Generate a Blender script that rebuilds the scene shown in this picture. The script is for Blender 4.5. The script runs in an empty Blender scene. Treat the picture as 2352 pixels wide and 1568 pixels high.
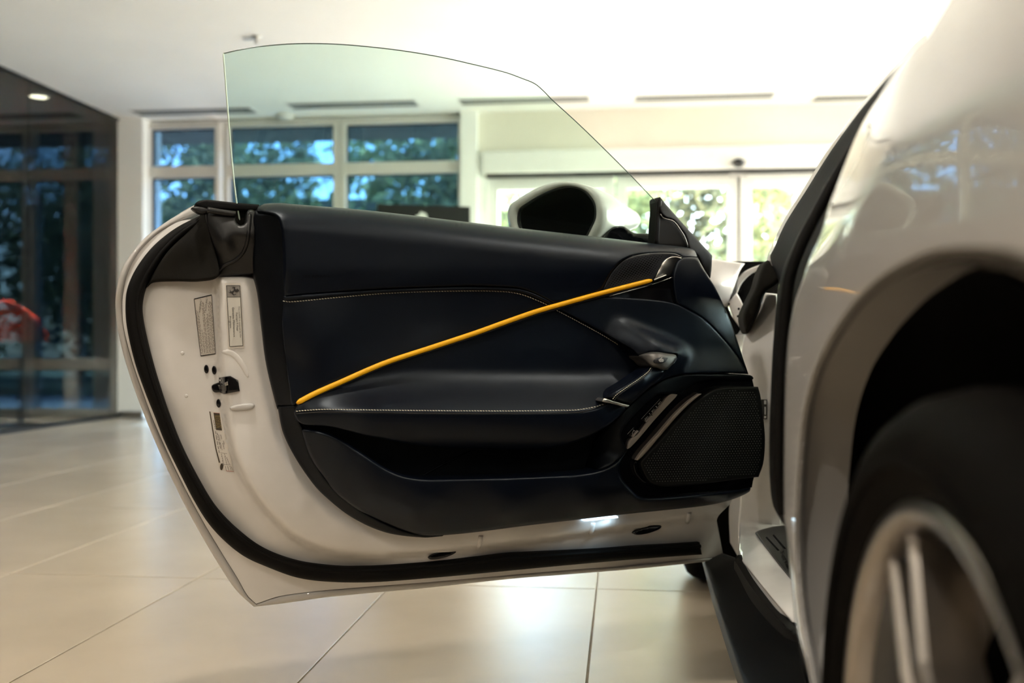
import bpy, math, random
import numpy as np
from mathutils import Vector, Matrix
from mathutils.geometry import delaunay_2d_cdt

random.seed(7); np.random.seed(7)
scene = bpy.context.scene
COL = scene.collection

# ------------------------------------------------------------------ camera
F = 2287.0                       # focal length in photo pixels (35 mm lens, 2352 px wide)
HOR = 789.0                      # horizon row
PSI = math.radians(6.26)         # camera turned left of the car's long axis
CS, SN = math.cos(PSI), math.sin(PSI)
CAM = np.array([0.0, 0.0, 0.72])
cd = bpy.data.cameras.new('camera')
cd.sensor_width = 36.0; cd.lens = 36.0 * F / 2352.0
cd.shift_y = (HOR - 784.0) / 2352.0
cd.clip_start = 0.02; cd.clip_end = 300
cd.dof.use_dof = True; cd.dof.focus_distance = 1.98; cd.dof.aperture_fstop = 2.6
cam = bpy.data.objects.new('camera', cd); COL.objects.link(cam)
cam.location = CAM; cam.rotation_euler = (math.pi / 2, 0, PSI)
scene.camera = cam

# ------------------------------------------------------------------ sky, sun, exposure
scene.view_settings.view_transform = 'Standard'
scene.view_settings.look = 'None'
scene.view_settings.gamma = 1.0
scene.view_settings.use_curve_mapping = False
scene.view_settings.exposure = 2.45
world = bpy.data.worlds.new('world'); scene.world = world
world.use_nodes = True
wn = world.node_tree.nodes; wl = world.node_tree.links
bg = wn.get('Background') or wn.new('ShaderNodeBackground')
sky = wn.new('ShaderNodeTexSky'); sky.sky_type = 'NISHITA'
sky.sun_disc = False; sky.sun_elevation = math.radians(42); sky.sun_rotation = math.radians(63)
sky.air_density = 1.0; sky.dust_density = 1.5
wl.new(sky.outputs['Color'], bg.inputs['Color']); bg.inputs['Strength'].default_value = 0.9
sd = bpy.data.lights.new('sun', 'SUN'); sd.energy = 22.0; sd.angle = math.radians(0.6); sd.color = (1.0, 0.95, 0.86)
sun = bpy.data.objects.new('sun', sd); COL.objects.link(sun)
sun.location = (14, 14, 20)
sun.rotation_euler = Vector((-0.66, -0.34, -0.67)).to_track_quat('-Z', 'Y').to_euler()
scene.cycles.use_denoising = True
scene.cycles.max_bounces = 10
scene.cycles.transparent_max_bounces = 24
scene.cycles.sample_clamp_indirect = 6.0
scene.cycles.caustics_reflective = False
scene.cycles.caustics_refractive = False

# ------------------------------------------------------------------ helpers: objects
def thing(name, label, cat, loc=(0, 0, 0), group=None):
    o = bpy.data.objects.new(name, None); COL.objects.link(o)
    o.empty_display_size = 0.1
    o.location = loc; o['label'] = label; o['category'] = cat
    if group: o['group'] = group
    return o

def tag(o, label=None, cat=None, group=None, kind=None):
    if label: o['label'] = label
    if cat: o['category'] = cat
    if group: o['group'] = group
    if kind: o['kind'] = kind
    return o

def wloc(o):
    v = Vector(o.location)
    while o.parent:
        o = o.parent; v += Vector(o.location)
    return v

def obj(name, me, mat, parent=None, loc=(0, 0, 0), smooth=None):
    """link a mesh given in world coordinates (or relative to LOC) and hang it under PARENT"""
    o = bpy.data.objects.new(name, me); COL.objects.link(o)
    if mat and not me.materials: me.materials.append(mat)
    if parent:
        o.parent = parent
        o.location = Vector(loc) - wloc(parent)
    else:
        o.location = loc
    if smooth is not None:
        me.polygons.foreach_set('use_smooth', [smooth] * len(me.polygons))
    return o

def mesh(verts, faces, name='m', smooth=False):
    me = bpy.data.meshes.new(name)
    me.from_pydata([tuple(map(float, v)) for v in verts], [], [tuple(int(i) for i in f) for f in faces])
    if smooth: me.polygons.foreach_set('use_smooth', [True] * len(me.polygons))
    me.update()
    return me

class MB:
    """collects simple shapes into one mesh"""
    def __init__(s): s.v = []; s.f = []; s.sm = []
    def add(s, v, f, smooth=False):
        k = len(s.v); s.v += [tuple(map(float, a)) for a in v]
        s.f += [tuple(int(i) + k for i in a) for a in f]; s.sm += [smooth] * len(f)
        return s
    def box(s, x0, x1, y0, y1, z0, z1, b=0.0):
        if b <= 0:
            v = [(x, y, z) for z in (z0, z1) for y in (y0, y1) for x in (x0, x1)]
            return s.add(v, [(0, 2, 3, 1), (4, 5, 7, 6), (0, 1, 5, 4), (2, 6, 7, 3), (0, 4, 6, 2), (1, 3, 7, 5)])
        pts = []
        for i in (0, 1):
            for j in (0, 1):
                for k in (0, 1):
                    p = ((x0, x1)[i], (y0, y1)[j], (z0, z1)[k])
                    sg = (1 - 2 * i, 1 - 2 * j, 1 - 2 * k)
                    for a in range(3):
                        q = [p[c] + (sg[c] * b if c != a else 0) for c in range(3)]
                        pts.append(q)
        import bmesh
        bm = bmesh.new()
        for q in pts: bm.verts.new(q)
        bmesh.ops.convex_hull(bm, input=bm.verts)
        bm.verts.ensure_lookup_table()
        idx = {w: i for i, w in enumerate(bm.verts)}
        s.add([w.co[:] for w in bm.verts], [[idx[w] for w in f.verts] for f in bm.faces])
        bm.free(); return s
    def lathe(s, prof, c, axis='z', n=48, smooth=True, a0=0.0, a1=2 * math.pi):
        """prof: list of (radius, height along axis)"""
        full = abs(a1 - a0 - 2 * math.pi) < 1e-6
        m = n if full else n + 1
        V = []
        for i in range(m):
            a = a0 + (a1 - a0) * i / n; ca, sa = math.cos(a), math.sin(a)
            for r, h in prof:
                p = {'z': (r * ca, r * sa, h), 'x': (h, r * ca, r * sa), 'y': (r * sa, h, r * ca)}[axis]
                V.append((p[0] + c[0], p[1] + c[1], p[2] + c[2]))
        k = len(prof); Fc = []
        for i in range(n):
            j = (i + 1) % m
            for q in range(k - 1):
                Fc.append((i * k + q, j * k + q, j * k + q + 1, i * k + q + 1))
        return s.add(V, Fc, smooth)
    def tube(s, pts, r, n=10, cap=True, smooth=True, flat=1.0, up=None):
        P = np.array(pts, float); m = len(P)
        R = np.broadcast_to(np.asarray(r, float), (m,))
        T = np.gradient(P, axis=0); T /= np.linalg.norm(T, axis=1)[:, None] + 1e-12
        u = np.array(up if up is not None else (0.13, 0.27, 0.95)); V = []
        for i in range(m):
            a = np.cross(T[i], u); a /= np.linalg.norm(a) + 1e-12
            b = np.cross(a, T[i])
            for k in range(n):
                t = 2 * math.pi * k / n
                V.append(P[i] + R[i] * (math.cos(t) * a + flat * math.sin(t) * b))
        Fc = [(i * n + k, i * n + (k + 1) % n, (i + 1) * n + (k + 1) % n, (i + 1) * n + k) for i in range(m - 1) for k in range(n)]
        s.add(V, Fc, smooth)
        if cap:
            q = len(s.v) - len(V)
            s.f.append(tuple(q + k for k in range(n))[::-1]); s.sm.append(False)
            s.f.append(tuple(q + (m - 1) * n + k for k in range(n))); s.sm.append(False)
        return s
    def build(s, name, mat, parent=None, loc=(0, 0, 0)):
        me = mesh(s.v, s.f, name)
        me.polygons.foreach_set('use_smooth', s.sm)
        return obj(name, me, mat, parent, loc)

# ------------------------------------------------------------------ helpers: photo pixels -> directions -> points on known planes
def ray(px, py):
    px = np.asarray(px, float); py = np.asarray(py, float)
    xc = (px - 1176.0) / F; zc = (HOR - py) / F
    return np.stack([CS * xc - SN, SN * xc + CS, zc], -1)
def at_depth(px, d, z=0.0):
    xc = (px - 1176.0) / F * d
    return np.array([CS * xc - SN * d, SN * xc + CS * d, z])
def MX(px, py, X):
    r = ray(px, py); return CAM + r * (np.asarray(X) / r[..., 0])[..., None]
def MY(px, py, Y):
    r = ray(px, py); return CAM + r * (np.asarray(Y) / r[..., 1])[..., None]
def MZ(px, py, Z):
    r = ray(px, py); return CAM + r * ((np.asarray(Z) - CAM[2]) / r[..., 2])[..., None]
# the plane of the opened door: through the hinge and the rear lower corner of its outer skin
HINGE = at_depth(1700, 2.37); CORNER = at_depth(583, 1.97)
DU = (CORNER - HINGE); DU /= np.linalg.norm(DU)
DN = np.array([-DU[1], DU[0], 0.0])
if DN[1] > 0: DN = -DN
def MD(px, py, n):
    r = ray(px, py); t = (np.asarray(n) - (CAM - HINGE) @ DN) / (r @ DN)
    return CAM + r * t[..., None]

def tps(ctrl=None, lam=0.0):
    """thin plate spline through (x, y, value)"""
    C = np.array(ctrl, float); X = C[:, :2] / 500.0; v = C[:, 2]; n = len(C)
    def U(r2): return np.where(r2 > 1e-12, r2 * np.log(np.maximum(r2, 1e-12)), 0.0)
    K = U(((X[:, None] - X[None]) ** 2).sum(-1)) + lam * np.eye(n)
    P = np.c_[np.ones(n), X]
    A = np.zeros((n + 3, n + 3)); A[:n, :n] = K; A[:n, n:] = P; A[n:, :n] = P.T
    w = np.linalg.solve(A, np.r_[v, 0, 0, 0])
    def f(px, py):
        q = np.stack([np.asarray(px, float), np.asarray(py, float)], -1) / 500.0
        sh = q.shape[:-1]; q = q.reshape(-1, 2)
        r = U(((q[:, None] - X[None]) ** 2).sum(-1)) @ w[:n] + w[n] + q @ w[n + 1:]
        return r.reshape(sh)
    return f
def const(v): return lambda px, py: np.full(np.shape(px), float(v))

def curve(pts, closed=False, step=7.0):
    """Catmull-Rom through points; a third entry 1 marks a sharp corner"""
    P = [np.array(p[:2], float) for p in pts]; sharp = [len(p) > 2 and p[2] for p in pts]
    n = len(P); out = []
    for i in range(n if closed else n - 1):
        a, b = P[i], P[(i + 1) % n]
        p0 = P[i - 1] if (closed or i > 0) and not sharp[i] else 2 * a - b
        p3 = P[(i + 2) % n] if (closed or i + 2 < n) and not sharp[(i + 1) % n] else 2 * b - a
        L = np.linalg.norm(b - a); m = max(1, int(math.ceil(L / step)))
        d0 = np.linalg.norm(a - p0); d3 = np.linalg.norm(p3 - b)
        ta = (b - p0) / max(d0 + L, 1e-6) * L; tb = (p3 - a) / max(d3 + L, 1e-6) * L
        for k in range(m):
            t = k / m; t2 = t * t; t3 = t2 * t
            out.append((2 * t3 - 3 * t2 + 1) * a + (t3 - 2 * t2 + t) * ta + (-2 * t3 + 3 * t2) * b + (t3 - t2) * tb)
    if not closed: out.append(P[-1])
    return np.array(out)

def seg_dist(Q, O):
    A = O; B = np.roll(O, -1, 0); D = B - A; L2 = (D ** 2).sum(1) + 1e-12
    best = np.full(len(Q), 1e9)
    for s in range(0, len(Q), 1500):
        q = Q[s:s + 1500]
        t = np.clip(((q[:, None] - A[None]) * D[None]).sum(-1) / L2, 0, 1)
        e = q[:, None] - (A[None] + t[..., None] * D[None])
        best[s:s + 1500] = np.sqrt((e ** 2).sum(-1)).min(1)
    return best
def inside(Q, O):
    x, y = Q[:, 0], Q[:, 1]; r = np.zeros(len(Q), bool)
    A = O; B = np.roll(O, -1, 0)
    for (x0, y0), (x1, y1) in zip(A, B):
        if y0 == y1: continue
        c = (y0 > y) != (y1 > y)
        r ^= c & (x < (x1 - x0) * (y - y0) / (y1 - y0) + x0)
    return r

def line_dist(x, y, pts, step=8):
    """distance to an open polyline"""
    L = curve(pts, False, step); return seg_dist(np.c_[np.ravel(x), np.ravel(y)], np.r_[L, L[::-1][1:-1]]).reshape(np.shape(x))
def sstep(t):
    t = np.clip(t, 0, 1); return t * t * (3 - 2 * t)

def panel(name, outline, hf, mat, parent, M=MD, edge=(0, 0), thick=0.02, grid=14, step=7.0, raw=False, back=None, closed_back=False):
    """a solid sheet whose outline is traced on the plane family M; HF gives its relief, EDGE=(px, m) rounds its rim,
    and walls of THICK metres run backwards from the rim"""
    O = np.array(outline, float) if raw else curve(outline, True, step)
    r, drop = edge
    lo, hi = O.min(0), O.max(0)
    gx = np.arange(lo[0], hi[0] + grid, grid); gy = np.arange(lo[1], hi[1] + grid * .87, grid * .87)
    G = np.array([(x + (grid / 2 if j % 2 else 0), y) for j, y in enumerate(gy) for x in gx])
    G = G[inside(G, O)]
    if len(G): G = G[seg_dist(G, O) > max(0.5 * grid, r * 1.05 if r else 0)]
    rings = [G]
    if r:
        T = np.roll(O, -1, 0) - np.roll(O, 1, 0); T /= np.linalg.norm(T, axis=1)[:, None] + 1e-9
        Nn = np.c_[-T[:, 1], T[:, 0]]
        if not inside((O + Nn * 0.5), O).mean() > .5: Nn = -Nn
        for fr in (0.12, 0.35, 0.65, 1.0):
            q = O + Nn * r * fr
            q = q[inside(q, O)]
            if len(q): q = q[seg_dist(q, O) > r * fr * 0.93]
            rings.append(q)
    I = np.concatenate([a.reshape(-1, 2) for a in rings])
    pts = np.concatenate([O, I]); n = len(O)
    res = delaunay_2d_cdt([Vector(p) for p in pts], [(i, (i + 1) % n) for i in range(n)], [], 1, 1e-4)
    V2 = np.array([v[:] for v in res[0]]); tri = [tuple(f) for f in res[2]]
    dist = seg_dist(V2, O)
    h = hf(V2[:, 0], V2[:, 1])
    if r:
        t = np.clip(dist / r, 0, 1)
        h = h - drop * (1 - np.sqrt(np.maximum(0, 1 - (1 - t) ** 2)))
    W = M(V2[:, 0], V2[:, 1], h)
    # make faces look at the camera
    a, b, c = (W[[f[k] for f in tri]] for k in range(3))
    nn = np.cross(b - a, c - a); ctr = (a + b + c) / 3
    if ((nn * (CAM - ctr)).sum(1)).sum() < 0: tri = [f[::-1] for f in tri]
    V = [tuple(p) for p in W]; Fc = list(tri); sm = [True] * len(tri)
    # rim walls
    hb = hf(O[:, 0], O[:, 1]) - (drop if r else 0)
    B = M(O[:, 0], O[:, 1], hb); k = len(V)
    bk = (-DN if back is None else np.array(back)) * thick
    V += [tuple(p) for p in B] + [tuple(p + bk) for p in B]
    area = ((O[:, 0] * np.roll(O[:, 1], -1)) - (np.roll(O[:, 0], -1) * O[:, 1])).sum()
    for i in range(n):
        j = (i + 1) % n
        f = (k + i, k + j, k + n + j, k + n + i)
        Fc.append(f if area < 0 else f[::-1]); sm.append(False)
    if closed_back:
        m0 = len(V); V += [tuple(np.array(p) + bk) for p in W]
        Fc += [tuple(m0 + i for i in f[::-1]) for f in tri]; sm += [True] * len(tri)
    me = mesh(V, Fc, name); me.polygons.foreach_set('use_smooth', sm)
    return obj(name, me, mat, parent)

def line_px(name, pts, hf, rad, mat, parent, M=MD, step=8, lift=0.0, n=10, flat=1.0, raw=False):
    q = np.array(pts, float) if raw else curve(pts, False, step)
    P = M(q[:, 0], q[:, 1], hf(q[:, 0], q[:, 1]) + lift)
    return MB().tube(P, rad, n=n, flat=flat).build(name, mat, parent)

def stitches(name, pts, hf, mat, parent, pitch=6.4, ln=4.4, w=0.0007, lift=0.0006):
    q = curve(pts, False, 2.0); L = np.r_[0, np.cumsum(np.linalg.norm(np.diff(q, axis=0), axis=1))]
    mb = MB(); s = 1.0
    while s + ln < L[-1]:
        ss = np.array([s, s + ln * .5, s + ln]); x = np.interp(ss, L, q[:, 0]); y = np.interp(ss, L, q[:, 1])
        # thread slants a little across the seam
        dx, dy = x[2] - x[0], y[2] - y[0]; m = math.hypot(dx, dy)
        x = x + np.array([-1, 0, 1]) * (-dy / m) * 0.45; y = y + np.array([-1, 0, 1]) * (dx / m) * 0.45
        P = MD(x, y, hf(x, y) + lift)
        mb.tube(P, [w * .7, w, w * .7], n=5)
        s += pitch
    o = mb.build(name, mat, parent); o['kind'] = 'stuff'
    return o

def text_mesh(body):
    cu = bpy.data.curves.new('t', 'FONT'); cu.body = body; cu.align_x = 'CENTER'; cu.resolution_u = 2
    o = bpy.data.objects.new('t', cu); COL.objects.link(o)
    dg = bpy.context.evaluated_depsgraph_get(); dg.update()
    me = bpy.data.meshes.new_from_object(o.evaluated_get(dg))
    bpy.data.objects.remove(o); bpy.data.curves.remove(cu)
    V = np.array([v.co[:] for v in me.vertices]) if len(me.vertices) else np.zeros((0, 3))
    Fc = [tuple(p.vertices) for p in me.polygons]; bpy.data.meshes.remove(me)
    return V, Fc

def text_px(name, body, c, size, theta, hf, mat, parent, M=MD, lift=0.001, width=None, mb=None):
    """flat lettering centred at pixel C, reading along THETA (degrees, pixel frame, y down)"""
    V, Fc = text_mesh(body)
    t = math.radians(theta); d = np.array([math.cos(t), math.sin(t)]); u = np.array([math.sin(t), -math.cos(t)])
    k = size
    kx = k if width is None else width / max(1e-6, V[:, 0].max() - V[:, 0].min())
    q = np.array(c) + np.outer(V[:, 0] * kx, d) + np.outer((V[:, 1] - 0.35) * k, u)
    W = M(q[:, 0], q[:, 1], hf(q[:, 0], q[:, 1]) + lift)
    if mb is not None:
        mb.add(W, Fc); return mb
    return obj(name, mesh(W, Fc, name), mat, parent)

def quad_px(poly, hf, M=MD, lift=0.001, mb=None, grid=8):
    """a thin flat patch that follows the relief, appended to MB"""
    O = curve([tuple(p[:2]) + (1,) for p in poly], True, grid)
    lo, hi = O.min(0), O.max(0)
    G = np.array([(x, y) for x in np.arange(lo[0] + grid / 2, hi[0], grid) for y in np.arange(lo[1] + grid / 2, hi[1], grid)]).reshape(-1, 2)
    if len(G): G = G[inside(G, O)]
    if len(G): G = G[seg_dist(G, O) > grid * .3]
    pts = np.concatenate([O, G]); n = len(O)
    res = delaunay_2d_cdt([Vector(p) for p in pts], [(i, (i + 1) % n) for i in range(n)], [], 1, 1e-5)
    V2 = np.array([v[:] for v in res[0]]); tri = [tuple(f) for f in res[2]]
    W = M(V2[:, 0], V2[:, 1], hf(V2[:, 0], V2[:, 1]) + lift)
    if len(tri):
        a, b, c = W[[tri[0][k] for k in range(3)]]
        if np.dot(np.cross(b - a, c - a), CAM - a) < 0: tri = [f[::-1] for f in tri]
    mb.add(W, tri, True)
    return mb

# ------------------------------------------------------------------ materials
def mat(name, color, rough=0.5, metal=0.0, spec=0.5, coat=0.0, coat_rough=0.05, noise=0.0, nscale=40.0, bump=0.0, bscale=300.0, emit=None, estr=0.0, sheen=0.0, rand=0.0):
    m = bpy.data.materials.new(name); m.use_nodes = True
    nt = m.node_tree; b = nt.nodes['Principled BSDF']
    b.inputs['Base Color'].default_value = (*color, 1)
    b.inputs['Roughness'].default_value = rough
    b.inputs['Metallic'].default_value = metal
    b.inputs['Specular IOR Level'].default_value = spec
    b.inputs['Coat Weight'].default_value = coat
    b.inputs['Coat Roughness'].default_value = coat_rough
    if coat > .9: b.inputs['Coat IOR'].default_value = 1.45
    if sheen: b.inputs['Sheen Weight'].default_value = sheen
    if emit: b.inputs['Emission Color'].default_value = (*emit, 1); b.inputs['Emission Strength'].default_value = estr
    if noise or bump or rand:
        tc = nt.nodes.new('ShaderNodeTexCoord')
    if noise or rand:
        nz = nt.nodes.new('ShaderNodeTexNoise'); nz.inputs['Scale'].default_value = nscale; nz.inputs['Detail'].default_value = 5
        nt.links.new(tc.outputs['Object'], nz.inputs['Vector'])
        rm = nt.nodes.new('ShaderNodeMapRange'); rm.inputs[1].default_value = 0.3; rm.inputs[2].default_value = 0.7
        rm.inputs[3].default_value = 1 - noise; rm.inputs[4].default_value = 1 + noise
        nt.links.new(nz.outputs['Fac'], rm.inputs[0])
        val = rm.outputs[0]
        if rand:
            oi = nt.nodes.new('ShaderNodeObjectInfo')
            r2 = nt.nodes.new('ShaderNodeMapRange'); r2.inputs[3].default_value = 1 - rand; r2.inputs[4].default_value = 1 + rand
            nt.links.new(oi.outputs['Random'], r2.inputs[0])
            mu = nt.nodes.new('ShaderNodeMath'); mu.operation = 'MULTIPLY'
            nt.links.new(val, mu.inputs[0]); nt.links.new(r2.outputs[0], mu.inputs[1]); val = mu.outputs[0]
        mx = nt.nodes.new('ShaderNodeMix'); mx.data_type = 'RGBA'; mx.blend_type = 'MULTIPLY'
        mx.inputs[0].default_value = 1.0; mx.inputs[6].default_value = (*color, 1)
        nt.links.new(val, mx.inputs[7]); nt.links.new(mx.outputs[2], b.inputs['Base Color'])
    if bump:
        n2 = nt.nodes.new('ShaderNodeTexNoise'); n2.inputs['Scale'].default_value = bscale; n2.inputs['Detail'].default_value = 3
        nt.links.new(tc.outputs['Object'], n2.inputs['Vector'])
        bp = nt.nodes.new('ShaderNodeBump'); bp.inputs['Strength'].default_value = bump; bp.inputs['Distance'].default_value = 0.001
        nt.links.new(n2.outputs['Fac'], bp.inputs['Height']); nt.links.new(bp.outputs[0], b.inputs['Normal'])
    return m

def glass_mat(name, tint, refl=1.0, ior=1.45, rough=0.0):
    """thin sheet: tinted see-through plus Fresnel reflection"""
    m = bpy.data.materials.new(name); m.use_nodes = True
    nt = m.node_tree; nt.nodes.clear()
    out = nt.nodes.new('ShaderNodeOutputMaterial'); tr = nt.nodes.new('ShaderNodeBsdfTransparent'); gl = nt.nodes.new('ShaderNodeBsdfGlossy')
    fr = nt.nodes.new('ShaderNodeFresnel'); fr.inputs['IOR'].default_value = ior
    mu = nt.nodes.new('ShaderNodeMath'); mu.operation = 'MULTIPLY'; mu.inputs[1].default_value = refl
    mx = nt.nodes.new('ShaderNodeMixShader')
    tr.inputs['Color'].default_value = (*tint, 1); gl.inputs['Roughness'].default_value = rough
    nt.links.new(fr.outputs[0], mu.inputs[0]); nt.links.new(mu.outputs[0], mx.inputs[0])
    nt.links.new(tr.outputs[0], mx.inputs[1]); nt.links.new(gl.outputs[0], mx.inputs[2]); nt.links.new(mx.outputs[0], out.inputs[0])
    return m

def leaf_mat(name, col):
    m = bpy.data.materials.new(name); m.use_nodes = True
    nt = m.node_tree; nt.nodes.clear()
    out = nt.nodes.new('ShaderNodeOutputMaterial'); d = nt.nodes.new('ShaderNodeBsdfDiffuse'); t = nt.nodes.new('ShaderNodeBsdfTranslucent')
    mx = nt.nodes.new('ShaderNodeMixShader'); mx.inputs[0].default_value = 0.45
    tc = nt.nodes.new('ShaderNodeTexCoord'); nz = nt.nodes.new('ShaderNodeTexNoise'); nz.inputs['Scale'].default_value = 3.0
    cr = nt.nodes.new('ShaderNodeValToRGB')
    cr.color_ramp.elements[0].position = 0.3; cr.color_ramp.elements[0].color = (col[0] * .6, col[1] * .6, col[2] * .7, 1)
    cr.color_ramp.elements[1].position = 0.7; cr.color_ramp.elements[1].color = (col[0] * 1.5, col[1] * 1.3, col[2] * 1.1, 1)
    nt.links.new(tc.outputs['Object'], nz.inputs['Vector']); nt.links.new(nz.outputs['Fac'], cr.inputs[0])
    nt.links.new(cr.outputs[0], d.inputs[0]); nt.links.new(cr.outputs[0], t.inputs[0])
    nt.links.new(d.outputs[0], mx.inputs[1]); nt.links.new(t.outputs[0], mx.inputs[2]); nt.links.new(mx.outputs[0], out.inputs[0])
    return m

M_WALL = mat('white_wall_paint', (0.88, 0.88, 0.86), 0.75, noise=0.02, nscale=3)
M_BACK = mat('dark_back_wall', (0.05, 0.042, 0.035), 0.7, noise=0.05, nscale=3)
M_CREAM = mat('cream_header_paint', (0.78, 0.74, 0.64), 0.7, noise=0.02, nscale=3)
M_CEIL = mat('ceiling_paint', (0.90, 0.90, 0.88), 0.8, noise=0.015, nscale=2)
M_TILE = mat('beige_floor_tile', (0.51, 0.43, 0.335), 0.25, spec=0.5, noise=0.07, nscale=2.2, rand=0.03, bump=0.05, bscale=12)
M_GROUT = mat('brown_grout', (0.26, 0.21, 0.15), 0.8, noise=0.1, nscale=30)
M_FRAME = mat('warm_grey_window_frame', (0.62, 0.60, 0.56), 0.45, metal=0.0, noise=0.02)
M_DFRAME = mat('white_door_frame', (0.78, 0.78, 0.75), 0.45, noise=0.02)
M_DARKLINE = mat('dark_rubber_gasket', (0.03, 0.03, 0.03), 0.7, noise=0.1)
M_GLASS_BLUE = glass_mat('blue_tinted_window_glass', (0.21, 0.30, 0.39), 0.5)
M_GLASS_CLEAR = glass_mat('clear_door_glass', (0.90, 0.92, 0.90), 0.5)
M_GLASS_SMOKE = glass_mat('smoked_partition_glass', (0.24, 0.26, 0.26), 0.55)
M_GLASS_CAR = glass_mat('green_car_glass', (0.77, 0.92, 0.85), 0.7)
M_GLASS_EDGE = mat('car_glass_edge', (0.06, 0.10, 0.085), 0.15, spec=0.8)
M_GLASS_EDGE2 = mat('car_glass_edge_pale', (0.62, 0.76, 0.66), 0.4, spec=0.8)  # paler tone for the rear edge of the side glass
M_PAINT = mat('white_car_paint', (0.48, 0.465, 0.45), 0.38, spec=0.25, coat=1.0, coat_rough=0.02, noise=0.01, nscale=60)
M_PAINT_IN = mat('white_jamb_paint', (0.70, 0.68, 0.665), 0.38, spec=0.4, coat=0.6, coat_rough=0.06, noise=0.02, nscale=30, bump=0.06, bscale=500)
M_RUBBER = mat('black_rubber_seal', (0.0035, 0.0032, 0.003), 0.6, spec=0.12, noise=0.2, nscale=60, bump=0.1, bscale=900)
M_FOAM = mat('dull_black_foam', (0.0075, 0.0066, 0.005), 0.85, spec=0.15, noise=0.25, nscale=25, bump=0.3, bscale=500)
M_PLASTIC = mat('black_plastic', (0.0055, 0.0055, 0.006), 0.40, spec=0.35, noise=0.1, bump=0.12, bscale=900)
M_GLOSS = mat('piano_black', (0.003, 0.003, 0.004), 0.06, spec=0.5, noise=0.05, nscale=20)
M_LEATHER = mat('navy_leather', (0.0008, 0.0020, 0.0060), 0.36, spec=0.27, noise=0.08, nscale=60, bump=0.15, bscale=900)
M_LEATHER2 = mat('charcoal_leather', (0.0010, 0.0014, 0.0026), 0.42, spec=0.17, noise=0.08, nscale=60, bump=0.22, bscale=900)
for m_ in (M_LEATHER, M_LEATHER2): m_.node_tree.nodes['Principled BSDF'].inputs['Specular Tint'].default_value = (0.80, 0.90, 1.0, 1)
M_YELLOW = mat('yellow_leather_piping', (0.86, 0.42, 0.006), 0.5, spec=0.35, noise=0.04, nscale=80, bump=0.1, bscale=900)
M_THREAD = mat('cream_thread', (0.80, 0.73, 0.58), 0.7, noise=0.1, nscale=400)
M_SATIN = mat('satin_aluminium', (0.50, 0.49, 0.47), 0.33, metal=1.0, noise=0.03, nscale=30)
M_DKSATIN = mat('dark_satin_metal', (0.11, 0.105, 0.10), 0.48, metal=0.8, noise=0.04, nscale=30)
M_BRONZE = mat('grey_beige_satin_strip', (0.34, 0.29, 0.26), 0.45, metal=0.35, noise=0.03)
M_GRILLE = mat('black_speaker_grille', (0.002, 0.002, 0.002), 0.55, spec=0.18, noise=0.1, nscale=100)
M_GRDOT = mat('grille_dot', (0.055, 0.055, 0.052), 0.4, spec=0.5, noise=0.1, nscale=100)
M_HOLE = mat('dark_hole', (0.001, 0.001, 0.001), 0.9, spec=0.1, noise=0.05)
M_TWEET = mat('slate_perforated_plastic', (0.015, 0.0165, 0.021), 0.42, spec=0.4, noise=0.06, bump=0.05)
M_MIRROR = mat('mirror_glass', (0.55, 0.60, 0.60), 0.02, metal=1.0, noise=0.01)
M_STICK = mat('sticker_paper', (0.62, 0.60, 0.55), 0.45, noise=0.02)
M_STICKCLR = mat('clear_sticker_film', (0.66, 0.62, 0.57), 0.3, noise=0.02)
M_STGREY = mat('sticker_grey', (0.24, 0.22, 0.20), 0.5, noise=0.03)
M_INK = mat('black_ink', (0.018, 0.015, 0.013), 0.6, noise=0.05)
M_INKBR = mat('brown_ink', (0.05, 0.035, 0.02), 0.6, noise=0.05)
M_INKSOFT = mat('soft_ink', (0.15, 0.125, 0.105), 0.6, noise=0.05)
M_INKRED = mat('faded_red_ink', (0.45, 0.15, 0.12), 0.6, noise=0.05)
M_GOLD = mat('gold_ink', (0.28, 0.2, 0.06), 0.5, noise=0.05)
M_WPRINT = mat('white_print', (0.6, 0.6, 0.58), 0.5, noise=0.02)
M_GPRINT = mat('grey_print', (0.32, 0.32, 0.31), 0.5, noise=0.02)
M_TYRE = mat('tyre_rubber', (0.0032, 0.0027, 0.0022), 0.75, spec=0.05, noise=0.3, nscale=20, bump=0.2, bscale=200)
M_RIM = mat('brushed_wheel_alloy', (0.36, 0.33, 0.30), 0.3, metal=1.0, noise=0.05)
M_RIMDK = mat('dark_wheel_barrel', (0.10, 0.10, 0.10), 0.35, metal=0.8, noise=0.05)
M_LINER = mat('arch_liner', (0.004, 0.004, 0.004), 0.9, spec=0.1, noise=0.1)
M_SKIRT = mat('matte_black_skirt', (0.0022, 0.0024, 0.0026), 0.42, spec=0.10, noise=0.1, nscale=12, bump=0.08, bscale=700)
M_SILLPL = mat('dark_sill_plate', (0.022, 0.022, 0.020), 0.5, spec=0.4, noise=0.1, bump=0.15, bscale=900)
M_RED = mat('red_shell_plastic', (0.80, 0.05, 0.02), 0.4, spec=0.4, noise=0.05)
M_BLKMET = mat('black_metal', (0.015, 0.015, 0.016), 0.4, metal=0.3, noise=0.1)
M_VENT = mat('vent_slot_dark', (0.06, 0.065, 0.065), 0.7, noise=0.1)
M_VENTF = mat('vent_frame_white', (0.7, 0.7, 0.68), 0.6, noise=0.02)
M_LAMP = mat('lamp_glow', (1, 0.9, 0.7), 0.5, emit=(1.0, 0.86, 0.62), estr=14.0, noise=0.01)
M_COURT = mat('courtesy_lamp_glow', (0.8, 0.9, 1.0), 0.3, emit=(0.62, 0.85, 1.0), estr=0.7, noise=0.01)
M_ASPHALT = mat('pale_paving', (0.42, 0.41, 0.38), 0.85, noise=0.12, nscale=1.5)
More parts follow.
